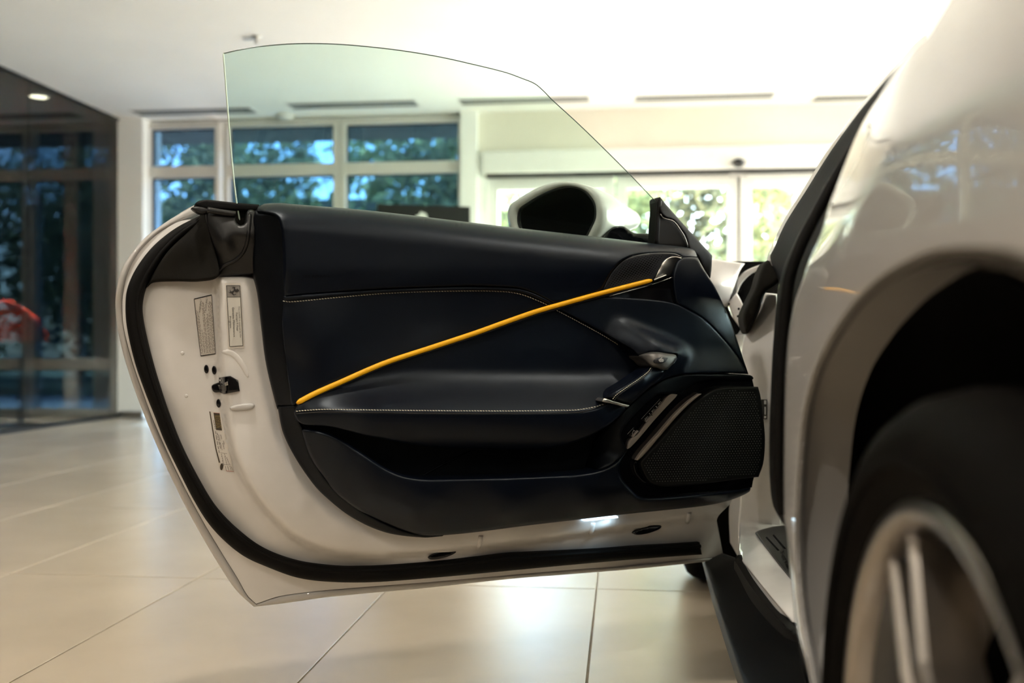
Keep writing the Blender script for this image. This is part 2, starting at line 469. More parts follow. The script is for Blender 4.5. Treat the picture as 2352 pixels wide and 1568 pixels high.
M_LAWN = mat('lawn', (0.20, 0.22, 0.12), 0.9, noise=0.3, nscale=4)
M_BARK = mat('bark', (0.10, 0.08, 0.06), 0.9, noise=0.3, nscale=8, bump=0.4, bscale=15)
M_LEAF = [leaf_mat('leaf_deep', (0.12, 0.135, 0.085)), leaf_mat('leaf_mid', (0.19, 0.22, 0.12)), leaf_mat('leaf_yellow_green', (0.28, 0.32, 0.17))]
M_BLDG = mat('neighbour_facade', (0.20, 0.21, 0.20), 0.8, noise=0.08, nscale=1)
M_BLDGW = mat('neighbour_window', (0.05, 0.07, 0.09), 0.15, noise=0.05)

# ------------------------------------------------------------------ the showroom shell
Y0 = 9.45; ZC = 2.92
XL, XR, YB = -9.0, 6.5, -5.0
PX = -4.90                                         # the smoked glass partition
def Xat(px, Y): return Y * math.tan(math.atan((px - 1176) / F) - PSI)
def Zat(px, py, Y):
    r = ray(px, py); return CAM[2] + r[2] * Y / r[1]

fl = MB().box(XL, XR, YB, Y0 + 0.25, -0.12, -0.003).build('floor', M_GROUT)
tag(fl, 'beige polished porcelain tile floor of the showroom', 'floor', kind='structure')
tw, tl, gap = 0.61, 1.22, 0.005
tx0, ty0 = -0.073, 2.934
tb = MB().box(gap / 2, tw - gap / 2, gap / 2, tl - gap / 2, -0.003, 0.0, 0.0008)
tm = mesh(tb.v, tb.f, 'tile'); tm.materials.append(M_TILE)
for j in range(-4, 6):
    for i in range(-13, 10):
        x, y = tx0 + i * tw, ty0 + j * tl
        if x < XL or x + tw > XR + 0.3 or y + tl > Y0 + 0.8: continue
        obj('tile', tm, None, fl, (x, y, 0))

ce = MB().box(XL, XR, YB, Y0 + 0.3, ZC, ZC + 0.2).build('ceiling', M_CEIL)
tag(ce, 'smooth white showroom ceiling', 'ceiling', kind='structure')
mb = MB().box(XR, XR + 0.2, YB, Y0 + 0.3, -0.1, 0.0).box(XR, XR + 0.2, YB, Y0 + 0.3, ZC - 0.12, ZC + 0.2)
SIDE = [(7.0, 9.1), (4.7, 6.8), (2.4, 4.5)]      # unseen window bays added in the side wall to let in daylight
yy = [Y0 + 0.3] + [v for a, b in SIDE for v in (b, a)] + [YB]
for a, b in zip(yy[1::2], yy[0::2]): mb.box(XR, XR + 0.2, a, b, 0, ZC - 0.12)
w = mb.build('wall_right', M_WALL); tag(w, 'white side wall of the showroom around the added unseen windows', 'wall', kind='structure')
for k, (a, b) in enumerate(SIDE):
    m = MB().box(XR + .05, XR + .15, a, a + .05, 0, ZC - .12).box(XR + .05, XR + .15, b - .05, b, 0, ZC - .12).box(XR + .05, XR + .15, a, b, 0, .06).box(XR + .05, XR + .15, a, b, ZC - .18, ZC - .12).box(XR + .05, XR + .15, a, b, 2.3, 2.36)
    o = m.build('window_%d' % (10 + k), M_FRAME); tag(o, 'unseen tall clear window added in the side wall for daylight', 'window', kind='structure')
    MB().box(XR + .09, XR + .096, a + .05, b - .05, .06, 2.3).build('pane', M_GLASS_CLEAR, o)
    MB().box(XR + .09, XR + .096, a + .05, b - .05, 2.36, ZC - .18).build('pane', M_GLASS_CLEAR, o)
def portal(name, c, sx, sy, d):
    L = bpy.data.lights.new(name, 'AREA'); L.shape = 'RECTANGLE'; L.size = sx; L.size_y = sy; L.energy = 0.0; L.cycles.is_portal = True
    o = bpy.data.objects.new(name, L); COL.objects.link(o); o.location = c
    o.rotation_euler = Vector(d).to_track_quat('-Z', 'Y').to_euler()
portal('side_daylight_portal', (XR + .18, 5.75, 1.45), 6.9, 2.7, (-1, 0, 0))
portal('front_daylight_portal', (-1.2, Y0 + .22, 1.45), 15.4, 2.8, (0, -1, 0))
w = MB().box(XL - 0.2, XL, YB, Y0 + 0.3, -0.1, ZC + 0.2).build('wall_left', M_WALL); tag(w, 'white far wall of the room behind the smoked glass', 'wall', kind='structure')
w = MB().box(XL, XR, YB - 0.2, YB, -0.1, ZC + 0.2).build('wall_back', M_BACK); tag(w, 'dark brown wall behind the viewer', 'wall', kind='structure')

# front wall: columns, header and the strip above the entrance
mb = MB()
xc0, xc1 = Xat(270, 9.26), Xat(343, 9.4)
mb.box(xc0, xc1, 9.26, Y0 + 0.2, 0, ZC)                                   # white pier at the partition
xe0, xe1 = Xat(1060, 9.35), Xat(1097, 9.35)
mb.box(xe0, xe1, 9.30, Y0 + 0.2, 0, ZC)                                   # pier between windows and entrance
xr_end = Xat(2075, 9.45)
mb.box(xr_end, XR, Y0 - 0.05, Y0 + 0.2, 0, ZC)
mb.box(XL, xe0, Y0 - 0.02, Y0 + 0.15, Zat(640, 281, Y0), ZC)              # head above windows
wf = mb.build('wall_front', M_WALL); tag(wf, 'white front wall and piers around the windows', 'wall', kind='structure')
zh1 = Zat(1400, 347, Y0); zh2 = Zat(1400, 401, Y0)
hd = MB().box(xe1, xr_end, Y0 - 0.05, Y0 + 0.2, zh1, ZC).build('header_panel', M_CREAM, wf)
op = MB().box(xe1 + 0.05, xr_end, Y0 - 0.14, Y0 + 0.05, zh2 + 0.012, zh1, 0.008).build('door_operator_box', M_DFRAME, wf)
MB().box(xe1 + 0.08, xr_end, Y0 - 0.11, Y0 + 0.02, zh2 - 0.02, zh2 + 0.012).build('shadow_gap', M_DARKLINE, wf)

# windows of the front wall (frame with transoms, panes as children)
zt0, zt1 = Zat(700, 404, Y0), Zat(700, 378, Y0)
zb0, zb1 = 0.46, 0.575
ztop = Zat(640, 292, Y0)
def window(n, x0, x1, label, fr=0.06):
    m = MB()
    m.box(x0 - fr, x0, Y0 - 0.07, Y0 + 0.08, 0.0, ztop + 0.05); m.box(x1, x1 + fr, Y0 - 0.07, Y0 + 0.08, 0.0, ztop + 0.05)
    m.box(x0, x1, Y0 - 0.065, Y0 + 0.08, ztop, ztop + 0.05); m.box(x0, x1, Y0 - 0.065, Y0 + 0.08, 0.0, 0.07)
    o = m.build('window_%d' % n, M_FRAME); tag(o, label, 'window', kind='structure')
    MB().box(x0, x1, Y0 - 0.06, Y0 + 0.07, zt0, zt1, 0.004).build('transom', M_FRAME, o)
    MB().box(x0, x1, Y0 - 0.06, Y0 + 0.07, zb0, zb1, 0.004).build('transom', M_FRAME, o)
    for a, b in ((0.07, zb0), (zb1, zt0), (zt1, ztop)):
        MB().box(x0, x1, Y0 + 0.02, Y0 + 0.026, a, b).build('pane', M_GLASS_BLUE, o)
        g = MB().box(x0, x1, Y0 + 0.0, Y0 + 0.04, b - 0.012, b); g.box(x0, x0 + 0.01, Y0, Y0 + 0.04, a, b); g.build('gasket', M_DARKLINE, o)
fw = 0.055
window(1, Xat(350, Y0), Xat(500, Y0), 'tall blue tinted window next to the white pier', 0.04)
window(2, Xat(530, Y0), Xat(770, Y0), 'tall blue tinted window in the middle of the three', fw)
window(3, Xat(797, Y0), Xat(1055, Y0), 'tall blue tinted window beside the entrance', fw)
window(4, Xat(187, Y0), Xat(262, Y0), 'narrow tall window at the corner behind the smoked glass', 0.07)
window(5, Xat(187, Y0) - 0.14 - 1.35, Xat(187, Y0) - 0.14, 'tall window behind the red stool and smoked glass', 0.07)
window(6, Xat(187, Y0) - 0.28 - 2.7, Xat(187, Y0) - 0.28 - 1.35, 'tall window farthest along behind the smoked glass', 0.07)

# glass entrance doors
def entrance(n, pa, pb, label, handle_right=True, st=0.11):
    a, b = Xat(pa, Y0), Xat(pb, Y0); y = Y0 - 0.03
    m = MB(); zt = zh2 - 0.02; gt = Zat(1550, 432, Y0)
    m.box(a, a + st, y, y + 0.06, 0.0, zt, 0.004); m.box(b - st, b, y, y + 0.06, 0.0, zt, 0.004)
    m.box(a + st, b - st, y, y + 0.06, gt, zt, 0.004); m.box(a + st, b - st, y, y + 0.06, 0.0, 0.22, 0.004)
    o = m.build('door_%d' % n, M_DFRAME); tag(o, label, 'door', kind='structure')
    MB().box(a + st, b - st, y + 0.025, y + 0.032, 0.22, gt).build('pane', M_GLASS_CLEAR, o)
    hx = b - st * .5 if handle_right else a + st * .5
    MB().tube([(hx, y - 0.05, 0.85), (hx, y - 0.05, 1.30)], 0.014).box(hx - .008, hx + .008, y - .05, y, .9, .916).box(hx - .008, hx + .008, y - .05, y, 1.23, 1.246).build('door_handle', M_SATIN, o)
entrance(1, 1122, 1412, 'white framed glass leaf behind the wing mirror', True, 0.10)
entrance(2, 1416, 1696, 'white framed glass sliding leaf left of the sensor post', True, 0.095)
entrance(3, 1698, 1990, 'white framed glass sliding leaf right of the sensor post', False, 0.11)
pv = MB().box(Xat(1697, Y0) - 0.006, Xat(1697, Y0) + 0.006, Y0 - 0.04, Y0 + 0.05, 0.0, zh2).build('trim_1', M_DARKLINE)
tag(pv, 'dark seal strip where the sliding doors meet', 'trim', kind='structure')
jm = MB().box(xe1, Xat(1122, Y0), Y0 - 0.08, Y0 + 0.1, 0, zh1).build('trim_2', M_DFRAME); tag(jm, 'white entrance jamb beside the pier', 'trim', kind='structure')

# door sensor
sx, sz = Xat(1697, 9.28), Zat(1697, 372, 9.28)
t = thing('motion_sensor', 'small black dome sensor above the meeting sliding doors', 'sensor', (sx, 9.28, sz))
pr = [(0.0, -0.05)] + [(0.06 * math.cos(a), -0.05 * math.sin(a)) for a in np.linspace(1.45, 0.0, 10)] + [(0.06, 0.012), (0.0, 0.014)]
MB().lathe(pr, (sx, 9.28, sz), 'z', 24).build('dome', M_GLOSS, t)
MB().box(sx - 0.03, sx + 0.03, 9.27, 9.318, sz + 0.0, sz + 0.03).build('bracket', M_BLKMET, t)
MB().box(sx - 0.08, sx + 0.08, 9.30, 9.312, sz - 0.135, sz - 0.1).build('wall_plate', M_SATIN, t)

# smoked glass partition with frameless sheets
pt = MB().box(PX - 0.03, PX + 0.03, YB, 9.26, 0.0, 0.035).box(PX - 0.02, PX + 0.02, YB, 9.26, ZC - 0.02, ZC).build('wall_partition', M_BLKMET)
tag(pt, 'smoked glass partition on the far left of the showroom', 'wall', kind='structure')
ys = [9.26, 7.79, 6.2, 4.6, 3.0, 1.4, -0.2, -1.8, -3.4, YB]
for a, b in zip(ys[:-1], ys[1:]):
    MB().box(PX - 0.006, PX + 0.006, b + 0.004, a - 0.004, 0.035, ZC - 0.02).build('pane', M_GLASS_SMOKE, pt)
bs = MB().box(xc0, xc1, 9.245, 9.26, 0.0, 0.06).build('baseboard_front', M_SATIN); tag(bs, 'low metal skirting on the white pier', 'baseboard', kind='structure')

# ceiling slot vents, sprinkler, detector, downlights
VENT_G = 'slot vents in a row along the ceiling'
vl = ['ceiling slot vent nearest the smoked glass partition', 'ceiling slot vent above the middle window, seen through the car glass', 'ceiling slot vent crossing the sloping edge of the car glass', 'pale ceiling slot vent above the sliding doors', 'pale ceiling slot vent just left of the car pillar', 'ceiling slot vent seen through the smoked glass']
for k, (pa, pb, py) in enumerate([(310, 583, 256), (665, 957, 240), (1057, 1352, 230), (1460, 1775, 222), (1872, 2180, 222), (-120, 190, 268)]):
    A = MZ(pa, py + 2, ZC); B = MZ(pb, py - 2, ZC); y = (A[1] + B[1]) / 2; x0, x1 = A[0], B[0]
    t = thing('ceiling_vent', vl[k], 'vent', ((x0 + x1) / 2, y, ZC - 0.012), VENT_G)
    MB().box(x0 - .02, x1 + .02, y - .125, y - .105, ZC - 0.006, ZC).box(x0 - .02, x1 + .02, y + .105, y + .125, ZC - .006, ZC).box(x0 - .02, x0, y - .105, y + .105, ZC - .006, ZC).box(x1, x1 + .02, y - .105, y + .105, ZC - .006, ZC).build('frame', M_VENTF, t)
    MB().box(x0, x1, y - .105, y + .105, ZC - 0.003, ZC - 0.001).build('slot', M_VENT, t)
    MB().box(x0, x1, y - .014, y + .014, ZC - 0.006, ZC - 0.003).build('blade', M_VENTF, t)
S = MZ(590, 84, ZC)
t = thing('sprinkler', 'small ceiling sprinkler above the top left corner of the car glass', 'sprinkler', (S[0], S[1], ZC))
MB().lathe([(0, 0), (.035, 0), (.03, -.012), (.012, -.014), (.01, -.04), (0, -.04)], (S[0], S[1], ZC), 'z', 20).build('body', M_SATIN, t)
MB().lathe([(0, -.04), (.02, -.042), (.02, -.046), (0, -.046)], (S[0], S[1], ZC), 'z', 16).box(S[0] - .1, S[0], S[1] - .01, S[1] + .01, ZC - .02, ZC - .012).build('deflector', M_SATIN, t)
S = MZ(655, 264, ZC)
MBd = MB().lathe([(0, 0), (.09, 0), (.08, -.03), (.03, -.04), (0, -.04)], (S[0], S[1], ZC), 'z', 24).build('smoke_detector', M_VENTF)
tag(MBd, 'flat white round detector on the ceiling by the windows', 'detector')

def downlight(x, y, label, group, power, col=(1.0, 0.93, 0.83), r=0.075, spread=150):
    t = thing('ceiling_light', label, 'light', (x, y, ZC), group)
    MB().lathe([(r + .018, -.002), (r + .018, -.006), (r, -.008), (r, -.002)], (x, y, ZC), 'z', 24).build('trim_ring', M_VENTF, t)
    MB().lathe([(0, -.004), (r, -.004)], (x, y, ZC), 'z', 24).build('lens', M_LAMP, t)
    if power:
        L = bpy.data.lights.new('downlight_beam', 'AREA'); L.shape = 'DISK'; L.size = r * 2; L.energy = power; L.color = col
        L.spread = math.radians(spread)
        o = bpy.data.objects.new('downlight_beam', L); COL.objects.link(o); o.parent = t
        o.location = (0, 0, -0.012)
D = MZ(90, 221, ZC)
downlight(D[0], D[1], 'recessed downlight seen through the smoked glass', 'downlights', 34, spread=55)
downlight(-5.75, 6.5, 'unseen downlight added behind the smoked glass to light the stool', 'downlights', 30, spread=100)  # added lamp out of view, brightens the stool from the near side
for i, x in enumerate((-3.2, -0.9, 1.6, 4.2)):
    for j, y in enumerate((-3.4, -1.2, 1.3)):
        downlight(x, y, 'unseen warm downlight added above and behind the viewer as fill light', 'added fill downlights over the car', 3.6)  # added lamps out of view, warm fill for the car and floor

# ------------------------------------------------------------------ outside: paving, lawn, neighbour block, trees
g = MB().box(-40, 60, -40, 60, -0.30, -0.14).build('paving', M_ASPHALT); tag(g, 'sunlit pale paving outside the windows', 'paving', kind='structure')
g = MB().box(-40, 60, 15.5, 60, -0.13, -0.06).build('lawn', M_LAWN); tag(g, 'green lawn beyond the paving outside', 'lawn', kind='structure')

ev = MB().box(XL - 1, xe0 + .1, Y0 + .22, Y0 + 1.15, 2.93, 3.08).build('eave', M_BARK); tag(ev, 'dark eave overhanging the windows outside', 'eave', kind='structure')

def blob_tree(x, y, h, rad, cz, label, mi=1, n=2600, leaf=0.17, trunk=0.14, group='trees outside the windows', lean=0.0):
    rng = np.random.default_rng(int(abs(x * 91 + y * 37)) + 3)
    t = thing('tree', label, 'tree', (x, y, -0.1), group)
    m = MB()
    top = cz
    pts = [(x + lean * s + .06 * math.sin(3 * s + x), y + .05 * math.cos(2 * s), -0.1 + s * (top + .1)) for s in np.linspace(0, 1, 9)]
    m.tube(pts, np.linspace(trunk, trunk * .45, 9), n=9)
    for k in range(6):
        a = k * 1.05 + x; s = 0.45 + 0.07 * k; b = np.array(pts[min(8, int(s * 8))])
        e = b + np.array([math.cos(a) * rad * .7, math.sin(a) * rad * .7, rad * .35])
        m.tube([b, (b + e) / 2 + np.array([0, 0, .12]), e], [trunk * .45, trunk * .3, trunk * .12], n=6)
    m.build('trunk', M_BARK, t)
    # clusters of leaves around a few boughs
    nc = 26
    d = rng.normal(size=(nc, 3)); d /= np.linalg.norm(d, axis=1)[:, None]
    C = d * (rng.random(nc) ** 0.45)[:, None] * np.array([rad, rad, (h - cz) * 1.0]) + np.array([x + lean, y, cz])
    idx = rng.integers(0, nc, n); P = C[idx] + rng.normal(size=(n, 3)) * rad * 0.24
    P[:, :2] = np.array([x, y]) + np.clip(P[:, :2] - np.array([x, y]), -rad * 1.04, rad * 1.04)
    u = rng.normal(size=(n, 3)); u /= np.linalg.norm(u, axis=1)[:, None]
    v = np.cross(u, rng.normal(size=(n, 3))); v /= np.linalg.norm(v, axis=1)[:, None]
    s = leaf * (0.6 + 0.8 * rng.random(n))[:, None]
    V = np.stack([P - u * s, P + v * s * .45, P + u * s, P - v * s * .45], 1).reshape(-1, 3)
    me = bpy.data.meshes.new('foliage'); me.vertices.add(4 * n); me.vertices.foreach_set('co', V.ravel())
    me.loops.add(4 * n); me.loops.foreach_set('vertex_index', np.arange(4 * n))
    me.polygons.add(n); me.polygons.foreach_set('loop_start', np.arange(n) * 4); me.polygons.foreach_set('loop_total', np.full(n, 4))
    me.update(calc_edges=True)
    f = obj('foliage', me, M_LEAF[mi], t); f['kind'] = 'stuff'

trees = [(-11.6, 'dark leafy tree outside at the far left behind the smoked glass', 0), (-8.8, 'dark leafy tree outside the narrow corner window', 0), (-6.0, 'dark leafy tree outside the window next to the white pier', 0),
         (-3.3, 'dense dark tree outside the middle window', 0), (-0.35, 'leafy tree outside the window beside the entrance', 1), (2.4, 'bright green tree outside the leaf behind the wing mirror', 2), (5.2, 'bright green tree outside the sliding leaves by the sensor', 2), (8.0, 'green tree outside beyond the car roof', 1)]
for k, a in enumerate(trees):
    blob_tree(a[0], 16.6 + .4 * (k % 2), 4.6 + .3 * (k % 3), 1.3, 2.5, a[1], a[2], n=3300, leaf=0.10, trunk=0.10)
for k in range(7):
    blob_tree(-15 + 5.5 * k, 21.6 + .3 * (k % 2), 6.2, 2.3, 2.9, 'tall tree in the far tree row outside', k % 3, n=4600, leaf=0.17, trunk=0.16, group='far tree row')
blob_tree(4.62, 12.6, 3.6, 1.0, 2.45, 'young tree with a crooked trunk outside the right sliding leaf', 2, n=900, leaf=0.08, trunk=0.07, lean=0.3)
nb = thing('neighbour_building', 'low pale building with dark windows behind the trees outside', 'building', (-9, 33, -0.1))
MB().box(-21, -4.5, 32, 38, -0.1, 5.0).build('wall', M_BLDG, nb)
MB().box(-21.4, -4.1, 31.4, 38.4, 5.0, 5.4).build('roof', M_BARK, nb)
for k in range(6):
    MB().box(-19 + k * 2.35, -17.6 + k * 2.35, 31.96, 32.02, 0.9, 2.6).build('window', M_BLDGW, nb)

# red bar stool behind the smoked glass
bx, by = Xat(48, 8.3), 8.3
t = thing('bar_stool', 'red shell bar stool on a dark column behind the smoked glass', 'stool', (bx, by, 0))
def stool_shell():
    V, Fc = [], []; nu, nv = 25, 14
    for j in range(nv):
        s = j / (nv - 1)                                   # 0 bottom of seat pan, 1 top of back
        z = 0.735 + 0.365 * max(0, (s - 0.25) / 0.75) ** 1.1
        half = math.radians(105) * (1 - 0.55 * max(0, (s - .3) / .7) ** 2.2) if s > .25 else math.pi
        R = 0.225 * min(1, 0.35 + s * 2.6) if s < .25 else 0.225 + 0.01 * s
        for i in range(nu):
            a = -half + 2 * half * i / (nu - 1)
            zz = z - (0.20 * (abs(a) / half) ** 2.5 * max(0, s - .25) if s > .25 else 0)
            V.append((bx + R * math.sin(a), by - R * math.cos(a), zz))
    for j in range(nv - 1):
        for i in range(nu - 1): Fc.append((j * nu + i, j * nu + i + 1, (j + 1) * nu + i + 1, (j + 1) * nu + i))
    return V, Fc
V, Fc = stool_shell()
sh = obj('seat_shell', mesh(V, Fc, 'shell', True), M_RED, t)
so = sh.modifiers.new('solid', 'SOLIDIFY'); so.thickness = 0.018
MB().lathe([(0, .72), (.17, .725), (.17, .735), (0, .74)], (bx, by, 0), 'z', 32).build('seat_base', M_BLKMET, t)
MB().lathe([(.03, .02), (.03, .72)], (bx, by, 0), 'z', 20).build('column', M_BLKMET, t)
MB().lathe([(0, 0), (.21, 0), (.2, .012), (.05, .025), (0, .03)], (bx, by, 0), 'z', 36).build('foot_plate', M_BLKMET, t)
MB().tube([(bx + .16 * math.cos(a), by + .16 * math.sin(a), .3) for a in np.linspace(0, 2 * math.pi, 25)], .009, cap=False).tube([(bx - .16, by, .3), (bx + .16, by, .3)], .008).build('foot_ring', M_BLKMET, t)

# black display board by the window with a pale emblem
HORSE = [(135, 300), (160, 312), (185, 320), (212, 312), (200, 326), (230, 341), (233, 356), (262, 371), (300, 357), (322, 345), (300, 343), (266, 353), (252, 340), (252, 320), (266, 292), (282, 282), (300, 300), (335, 299), (375, 286), (386, 252), (362, 240), (357, 221), (341, 223), (335, 241), (300, 237), (286, 216), (300, 201), (292, 186), (252, 184), (222, 213), (228, 218), (254, 201), (264, 215), (260, 260), (226, 284), (190, 284), (186, 248), (174, 250), (180, 295), (165, 308), (137, 292)]
A = MY(866, 466, 7.0); B = MY(1078, 479, 7.22)
A[2] = B[2] = (A[2] + B[2]) / 2
dv = (B - A); dv /= np.linalg.norm(dv); nv = np.array([dv[1], -dv[0], 0])
def brd(u, v, n): return A + dv * u + nv * n + np.array([0, 0, v])
Wb = float(np.linalg.norm(B - A))
t = thing('display_board', 'black display board with a pale emblem in front of the window', 'sign', tuple(brd(Wb / 2, -A[2], 0)))
def obox(u0, u1, v0, v1, n0, n1):
    v = [brd(u, vv, n) for vv in (v0, v1) for n in (n0, n1) for u in (u0, u1)]
    return MB().add(v, [(0, 2, 3, 1), (4, 5, 7, 6), (0, 1, 5, 4), (2, 6, 7, 3), (0, 4, 6, 2), (1, 3, 7, 5)])
obox(0, Wb, -1.35, 0, -0.03, 0.03).build('panel', M_PLASTIC, t)
obox(Wb * .1, Wb * .9, -A[2], -A[2] + 0.03, -0.2, 0.2).build('foot', M_BLKMET, t)
obox(Wb * .45, Wb * .55, -A[2], -1.35, -0.025, 0.025).build('post', M_BLKMET, t)
hs = [(Wb * .5 + (y - 275) * 0.0012, -0.185 + (x - 260) * 0.0011) for x, y in HORSE]
res = delaunay_2d_cdt([Vector(p) for p in hs], [(i, (i + 1) % len(hs)) for i in range(len(hs))], [], 1, 1e-6)
MB().add([brd(v[0], v[1], 0.032) for v in res[0]], [tuple(f) for f in res[2]]).build('emblem', M_WPRINT, t)

# ================================================================== THE CAR
car = thing('car', 'white sports car with its navy trimmed door standing open', 'car', (0.9, 1.9, 0.0))

# traced outlines on the door (photo pixels)
SKIN_OUT = [(449, 470), (403, 496), (365, 521), (334, 545), (301, 583), (278, 621), (268, 660), (265, 698), (269, 749), (278, 792), (288, 830), (311, 900), (340, 975), (376, 1059), (419, 1149), (466, 1235), (512, 1311), (545, 1358), (583, 1393, 1), (645, 1386), (762, 1370), (989, 1349), (1163, 1330), (1300, 1319), (1460, 1306), (1663, 1285, 1)]
SKIN_IN = [(463, 489), (420, 506), (372, 530), (340, 556), (314, 586), (292, 630), (283, 672), (281, 700), (284, 749), (302, 823), (330, 905), (360, 983), (413, 1097), (466, 1196), (512, 1273), (545, 1326), (568, 1366), (588, 1386, 1), (645, 1368), (762, 1354), (989, 1336), (1163, 1321), (1300, 1309), (1460, 1297), (1657, 1277, 1)]
SEAL_OUT = [(466, 491), (403, 524), (352, 565), (314, 614), (293, 660), (288, 698), (291, 749), (309, 830), (333, 900), (353, 950), (379, 1016), (413, 1086), (446, 1150), (479, 1202), (519, 1245), (562, 1278), (612, 1301), (678, 1325), (744, 1335), (849, 1337), (989, 1327), (1163, 1311), (1300, 1298), (1449, 1285), (1612, 1273, 1)]
SEAL_IN = [(472, 505), (430, 535), (385, 580), (352, 630), (336, 662), (329, 690), (328, 716), (334, 756), (352, 830), (373, 900), (390, 950), (419, 1023), (456, 1096), (495, 1160), (545, 1213), (605, 1256), (678, 1285), (744, 1296), (814, 1300), (954, 1290), (1163, 1270), (1300, 1262), (1449, 1254), (1607, 1245, 1)]
TRIM = [(588, 482, 1), (582, 500), (581, 560), (582, 626), (592, 672), (601, 749), (611, 830), (627, 900), (638, 940), (651, 993), (678, 1049), (711, 1099), (744, 1137), (807, 1187), (884, 1222), (971, 1233), (1016, 1229)]

# --- outer skin rim and inner shell (the white frame of the door)
h_shell = tps([(265, 698, .004), (301, 583, .004), (449, 470, .004), (340, 975, .004), (466, 1235, .004), (583, 1393, 0), (800, 1366, 0), (1163, 1330, 0), (1663, 1285, 0),
               (330, 700, .03), (334, 756, .03), (373, 900, .03), (456, 1096, .03), (545, 1213, .03), (678, 1285, .028), (814, 1300, .026), (1163, 1270, .024), (1449, 1254, .022), (1640, 1235, .02),
               (400, 660, .042), (400, 800, .042), (430, 930, .042), (465, 680, .05), (470, 760, .05), (474, 850, .05), (480, 930, .05), (500, 1040, .052), (560, 1150, .055), (620, 1210, .055),
               (560, 660, .064), (560, 760, .064), (575, 860, .064), (600, 1000, .066), (680, 1130, .066), (800, 1225, .062), (760, 1250, .05), (900, 1240, .058), (1016, 1240, .056), (1163, 1225, .056),
               (1400, 1200, .056), (1560, 1180, .056), (1640, 1165, .056),
               (900, 800, .06), (1300, 700, .06), (1300, 1000, .05), (1600, 800, .06), (800, 560, .06), (1500, 600, .06), (850, 1050, .05), (1000, 1100, .05), (1200, 1100, .05), (1450, 1080, .05), (1000, 950, .05)])
RIDGE = [(499, 630), (501, 700), (505, 780), (508, 850), (514, 920), (523, 990), (537, 1050), (566, 1115), (612, 1175), (670, 1230), (740, 1262), (849, 1276), (940, 1270), (1097, 1256), (1300, 1231), (1460, 1208), (1578, 1192), (1670, 1176)]
RPOLY = curve(RIDGE + [(1670, 600, 1), (492, 600, 1)], True, 8)
h_base = h_shell
def h_shell(x, y):
    q = np.c_[np.ravel(x), np.ravel(y)]; d = line_dist(q[:, 0], q[:, 1], RIDGE); d = np.where(inside(q, RPOLY), d, -d)
    low = np.clip((q[:, 0] - 700) / 250, 0, 1); wdt = 20 - 8 * low
    e = line_dist(q[:, 0], q[:, 1], TRIM[2:]); e2 = sstep(1 - e / 26) * (1 - low)
    return (h_base(q[:, 0], q[:, 1]) + .042 * np.where(q[:, 0] < 640, sstep((q[:, 1] - 622) / 22), 1) * (1 - .3 * low) * np.sqrt(np.clip((d + 3) / wdt, 0, 1) * (2 - np.clip((d + 3) / wdt, 0, 1))) - .014 * e2).reshape(np.shape(x))
shell_out = SKIN_IN[1:] + [(1654, 1240), (1646, 1200), (1650, 1185), (1680, 1150), (1676, 1110), (1676, 800), (1640, 660), (1560, 600, 1), (1100, 560, 1), (640, 520, 1), (480, 505, 1)]
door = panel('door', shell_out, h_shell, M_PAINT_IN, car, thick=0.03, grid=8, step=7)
door['label'] = 'open left door with navy leather trim'
ring = lambda a, b: list(curve(a, False, 7)) + list(curve(b, False, 7))[::-1]
h_rim = tps([(265, 698, .004), (449, 470, .004), (466, 1235, .004), (583, 1393, 0), (1163, 1330, 0), (1663, 1285, 0), (283, 672, .014), (360, 983, .014), (512, 1273, .012), (700, 1360, .008), (1163, 1321, .008), (1600, 1284, .008), (340, 556, .014)])
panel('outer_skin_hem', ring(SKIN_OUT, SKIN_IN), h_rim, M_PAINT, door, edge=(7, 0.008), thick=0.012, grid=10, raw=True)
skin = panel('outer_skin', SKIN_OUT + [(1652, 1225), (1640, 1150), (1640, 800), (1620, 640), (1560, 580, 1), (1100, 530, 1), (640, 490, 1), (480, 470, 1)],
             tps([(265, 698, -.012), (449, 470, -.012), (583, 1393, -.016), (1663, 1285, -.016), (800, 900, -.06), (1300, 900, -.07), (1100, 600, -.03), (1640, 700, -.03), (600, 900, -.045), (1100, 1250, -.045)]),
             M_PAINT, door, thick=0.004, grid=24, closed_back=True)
# --- black weather seal round the edge
h_seal = const(0.052)
panel('weather_seal', ring(SEAL_OUT, SEAL_IN), h_seal, M_RUBBER, door, edge=(15, 0.02), thick=0.035, grid=9, raw=True)
lip = [((a[0] * .32 + b[0] * .68), (a[1] * .32 + b[1] * .68)) for a, b in zip(curve(SEAL_OUT, False, 7)[np.linspace(0, len(curve(SEAL_OUT, False, 7)) - 1, 120).astype(int)], curve(SEAL_IN, False, 7)[np.linspace(0, len(curve(SEAL_IN, False, 7)) - 1, 120).astype(int)])]
line_px('seal_lip', lip, const(0.050), 0.0042, M_RUBBER, door, raw=True)

# --- upper rear corner: foam block, plastic cover, belt seal
h_foam = tps([(463, 492, .045), (352, 600, .05), (338, 656, .05), (400, 560, .062), (440, 600, .07), (464, 640, .085), (480, 560, .09), (475, 500, .08), (400, 640, .066)])
panel('foam_block', [(463, 490, 1), (430, 533), (385, 578), (352, 628), (337, 660, 1), (352, 648), (400, 645), (464, 644), (502, 634), (500, 600), (485, 545), (478, 510), (474, 491, 1)], h_foam, M_FOAM, door, edge=(6, .006), thick=.03, grid=9)
h_cov = tps([(476, 490, .098), (540, 492, .105), (582, 500, .115), (582, 620, .105), (500, 632, .085), (490, 570, .09), (515, 560, .118), (540, 560, .112), (560, 540, .125), (520, 590, .10), (555, 600, .105), (505, 530, .112)])
panel('slot_backing', [(470, 474, 1), (592, 478, 1), (590, 540, 1), (480, 540, 1)], const(.074), M_FOAM, door, thick=.02, grid=20)
